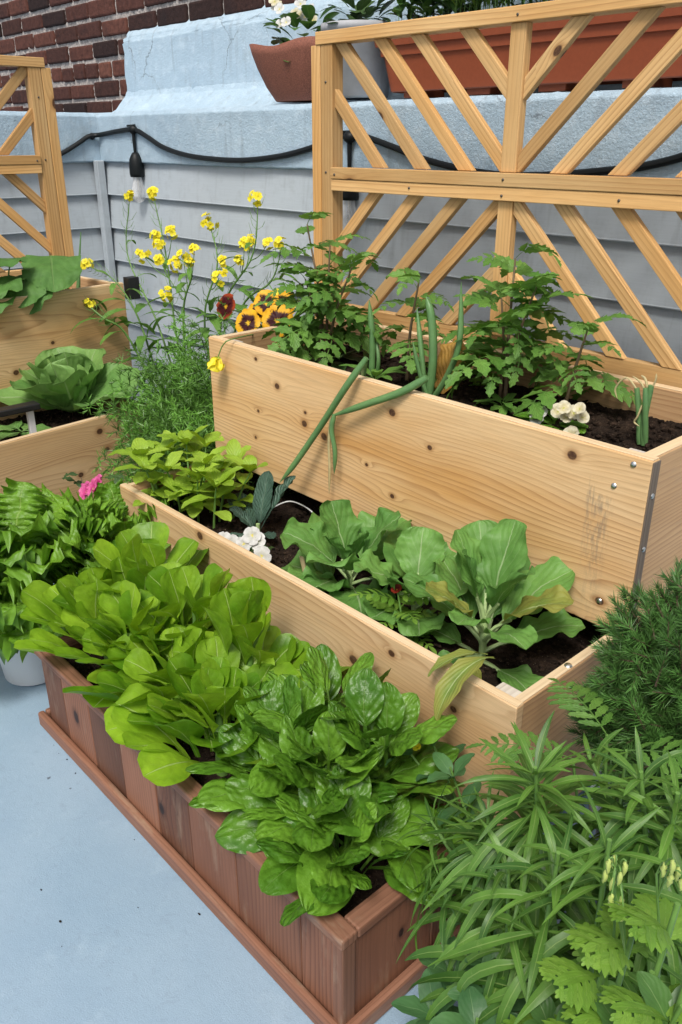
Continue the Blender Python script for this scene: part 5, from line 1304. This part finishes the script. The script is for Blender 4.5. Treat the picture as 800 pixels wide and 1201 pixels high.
# clay bowl with begonia
pb = Q(357, 119, 2.235); pb[2] = 1.527
t = thing('clay_bowl', 'square clay bowl with a curved rim at the left of the ledge', 'pot', pb)
mb = MB(); n = 48; prof = [(.0, .002), (.115, .002), (.12, .006), (.155, .05), (.19, .11), (.212, .155), (.222, .185), (.215, .186), (.205, .15), (.18, .11), (0, .11)]
P = np.zeros((len(prof), n+1, 3)); uv = np.zeros((len(prof), n+1, 2))
for i, (r, z) in enumerate(prof):
    for j in range(n+1):
        a = 2*pi*j/n; k = (abs(cos(a))**3.2+abs(sin(a))**3.2)**(-1/3.2); a2 = a+radians(-2)
        lift = .012*-cos(4*a)*max(0, (z-.10)/.11)
        P[i, j] = pb+V3(r*k*cos(a2), r*k*sin(a2)*.62, z*1.0+lift if r > 0 else z); uv[i, j] = (j/n, i/10)
mb.grid(P[:, ::-1], uv); mb.build('bowl', M_BOWL, t)
c = pb+EZ*.125; t = thing('begonia', 'white flowering begonia in the clay bowl', 'flower', c); mb = MB()
for k in range(56):
    az = k*GA; b = c+V3(cos(az)*.13*U(0, 1)-.02, sin(az)*.08*U(0, 1), U(.0, .14)); D, N = azel(az, U(.1, .9)); leaf(mb, b, D, N, U(.06, .09), U(.045, .065), p_oval(.12, .5, .45, .12), nv=7, nu=4, bend=.5, fold=.1, cup=.1)
mb.build('foliage', ML_BRD, t)
for k in range(13):
    az = k*GA; mb = MB(); petals(mb, c+V3(cos(az)*.11*U(.3, 1), sin(az)*.08*U(.3, 1)-.05, U(.11, .20)), V3(U(.0, .7), -.7, .5), .021, 4, p_oval(.03, .7, .4, .3), el=.4, ang0=U(0, 6)); mb.build('flower', MP_WHT if k % 3 else MP_CRM, t)
# grey pot
pg = Q(420, 122, 2.22); pg[2] = 1.527
t = thing('grey_pot', 'tall light grey pot behind the left post of the trellis', 'pot', pg)
mb = MB(); lathe(mb, pg, [(0, .002), (.098, .002), (.105, .008), (.122, .20), (.128, .205), (.128, .225), (.118, .225), (.112, .18), (0, .18)], 40); mb.build('pot_body', M_GREYP, t)
c = pg+EZ*.18; t = thing('dark_begonia', 'dark leaved plant in the tall grey pot on the ledge', 'plant', c); mb = MB()
for k in range(44):
    az = k*GA; b = c+V3(cos(az)*.09*U(0, 1), sin(az)*.09*U(0, 1), U(.02, .09)); D, N = azel(az, U(.0, .9)); leaf(mb, b, D, N, U(.05, .08), U(.035, .055), p_oval(.12, .5, .45, .12), nv=7, nu=4, bend=.6, fold=.1)
D, N = azel(3.3, .8); leaf(mb, c+V3(-.05, 0, .1), D, N, .10, .075, p_oval(.2, .5, .45, .1), nv=8, nu=4, bend=.5)
mb.build('foliage', ML_DRK, t)
# terracotta trough
tx0, tx1, ty = -2.19, -.55, 2.145
t = thing('terracotta_trough', 'long terracotta coloured trough planter on the ledge behind the trellis', 'planter', V3((tx0+tx1)/2, ty, 1.527))
mb = MB(); nn_ = 10; zt0 = 1.540
def ring(x0, x1, y0, y1, z, r=.03):
    pts = []
    for (cx, cy, a0) in ((x1-r, y0+r, -pi/2), (x1-r, y1-r, 0), (x0+r, y1-r, pi/2), (x0+r, y0+r, pi)):
        for q in range(5): a = a0+q*pi/8; pts.append((cx+r*cos(a), cy+r*sin(a), z))
    return pts+[pts[0]]
lv = [(.055, 0.0), (.050, .004), (.030, .125), (.030, .128), (.020, .131), (.018, .160), (.018, .163), (.005, .166), (.0, .200), (.0, .222), (.006, .226), (.016, .226), (.020, .18), (.05, .17)]
lv = [(d_, z_*.79) for d_, z_ in lv]
P = np.array([ring(tx0+d, tx1-d, ty+d*.7, ty+.205-d*.7, zt0+z) for d, z in lv]); mb.grid(P, np.zeros((*P.shape[:2], 2)), .5, False)
mb.build('trough_body', M_TERRA, t)
for k in range(6):
    mb = MB(); x = tx0+.11+k*.262; box(mb, (x, ty+.05, 1.5225), EX, EY, EZ, .09, .10, .022, .003); mb.build('foot', M_TERRA, t)
soil('soil', 'dark soil in the terracotta trough', tx0+.04, tx1-.04, ty+.04, ty+.17, zt0+.145)
def tuft(lab, x0, x1, mat, n, L, W, h, name, cat, el=(.3, 1.3), prof=None):
    c = V3((x0+x1)/2, ty+.10, zt0+.145); t = thing(name, lab, cat, c, 'plants in the terracotta trough'); mb = MB(); ms = MB()
    for k in range(n):
        x = U(x0, x1); y_ = ty+U(.03, .18); az = U(0, 6.28); z0_ = zt0+.145
        tip = V3(x+cos(az)*.06, y_+sin(az)*.05-.01, z0_+h*U(.4, 1)); pts = curve_pts([V3(x, y_, z0_), V3(x, y_, z0_+h*.4), tip], 6); tube(ms, pts, .0014, 4, .5, False)
        for q in range(2, 7):
            for s in range(2):
                D, N = azel(U(0, 6.28), U(*el)); leaf(mb, pts[q], D, N, L*U(.7, 1.2), W*U(.7, 1.2), prof or p_oval(.1, .6, .7, .1), nv=6, nu=2, bend=U(.3, 1), fold=.2)
    mb.build('foliage', mat, t); ms.build('stem', M_STEM, t)
tuft('small leaved green herb at the left end of the terracotta trough', tx0+.05, tx0+.32, ML_BRD, 30, .055, .03, .24, 'trough_herb', 'herb')
tuft('grassy green plant in the terracotta trough left of the middle', tx0+.32, tx0+.75, ML_LNG, 70, .10, .012, .25, 'trough_grass', 'herb')
tuft('feathery green carrot tops behind the centre of the trellis in the trough', tx0+.75, tx1-.25, ML_TOM, 60, .06, .02, .22, 'trough_herb', 'herb', prof=p_lobed(p_oval(.1, .6, .7, .1), 4, .5))

# bits blown over the deck and nail heads
mb = MB()
for k in range(15):
    x, y = U(-2.1, -.85), U(.12, .60)
    if k % 3 == 0: y = .597-abs(rng.normal(0, .012))
    blob(mb, (x, y, .0015), U(.0008, .0024), 5, 3, (U(.8, 2.2), U(.7, 1.3), .5), U(0, .6), .4)
tag(mb.build('soil_crumbs', M_SOIL), 'scattered dark soil crumbs on the blue deck', 'soil', kind='stuff')
# ================================================================== light and camera
wd = bpy.data.worlds.new('World'); SC.world = wd; wd.use_nodes = True
nt = wd.node_tree; bg = nt.nodes['Background']
sky = nt.nodes.new('ShaderNodeTexSky'); sky.sky_type = 'NISHITA'; sky.sun_disc = False
SUN_EL, SUN_AZ = radians(56), math.atan2(-.80, .50)      # direction towards the sun in plan
sky.sun_elevation = SUN_EL; sky.sun_rotation = pi/2-SUN_AZ
sky.dust_density = 4.0; sky.air_density = 0.7; sky.ozone_density = 0.6
hs = nt.nodes.new('ShaderNodeHueSaturation'); hs.inputs['Saturation'].default_value = 0.45
nt.links.new(sky.outputs[0], hs.inputs['Color']); nt.links.new(hs.outputs[0], bg.inputs[0]); bg.inputs[1].default_value = 0.115
sl = bpy.data.lights.new('sun', 'SUN'); sl.energy = 2.3; sl.angle = radians(16); sl.color = (1, .95, .87)
so = bpy.data.objects.new('sun', sl); COL.objects.link(so)
sd_ = Vector((cos(SUN_EL)*cos(SUN_AZ), cos(SUN_EL)*sin(SUN_AZ), sin(SUN_EL)))
so.rotation_euler = sd_.to_track_quat('Z', 'Y').to_euler(); so.location = (0, -2, 6)

cam = bpy.data.cameras.new('camera'); co = bpy.data.objects.new('camera', cam); COL.objects.link(co)
cam.sensor_fit = 'VERTICAL'; cam.sensor_height = 36; cam.sensor_width = 24; cam.lens = 970/1201*36
cam.clip_start = .02; cam.clip_end = 500
from mathutils import Matrix
mm = Matrix((( *RV, ), ( *UV_, ), ( *(-FV), ))).transposed().to_4x4(); mm.translation = Vector(CP)
co.matrix_world = mm
SC.camera = co
SC.view_settings.view_transform = 'Standard'; SC.view_settings.look = 'None'
SC.view_settings.exposure = 0.35; SC.view_settings.gamma = 1.0; SC.view_settings.use_curve_mapping = False
SC.cycles.use_denoising = True
SC.cycles.max_bounces = 6; SC.cycles.diffuse_bounces = 3; SC.cycles.glossy_bounces = 2; SC.cycles.transmission_bounces = 4; SC.cycles.transparent_max_bounces = 6
for o in list(SC.objects):
    if '_w' in o: del o['_w']
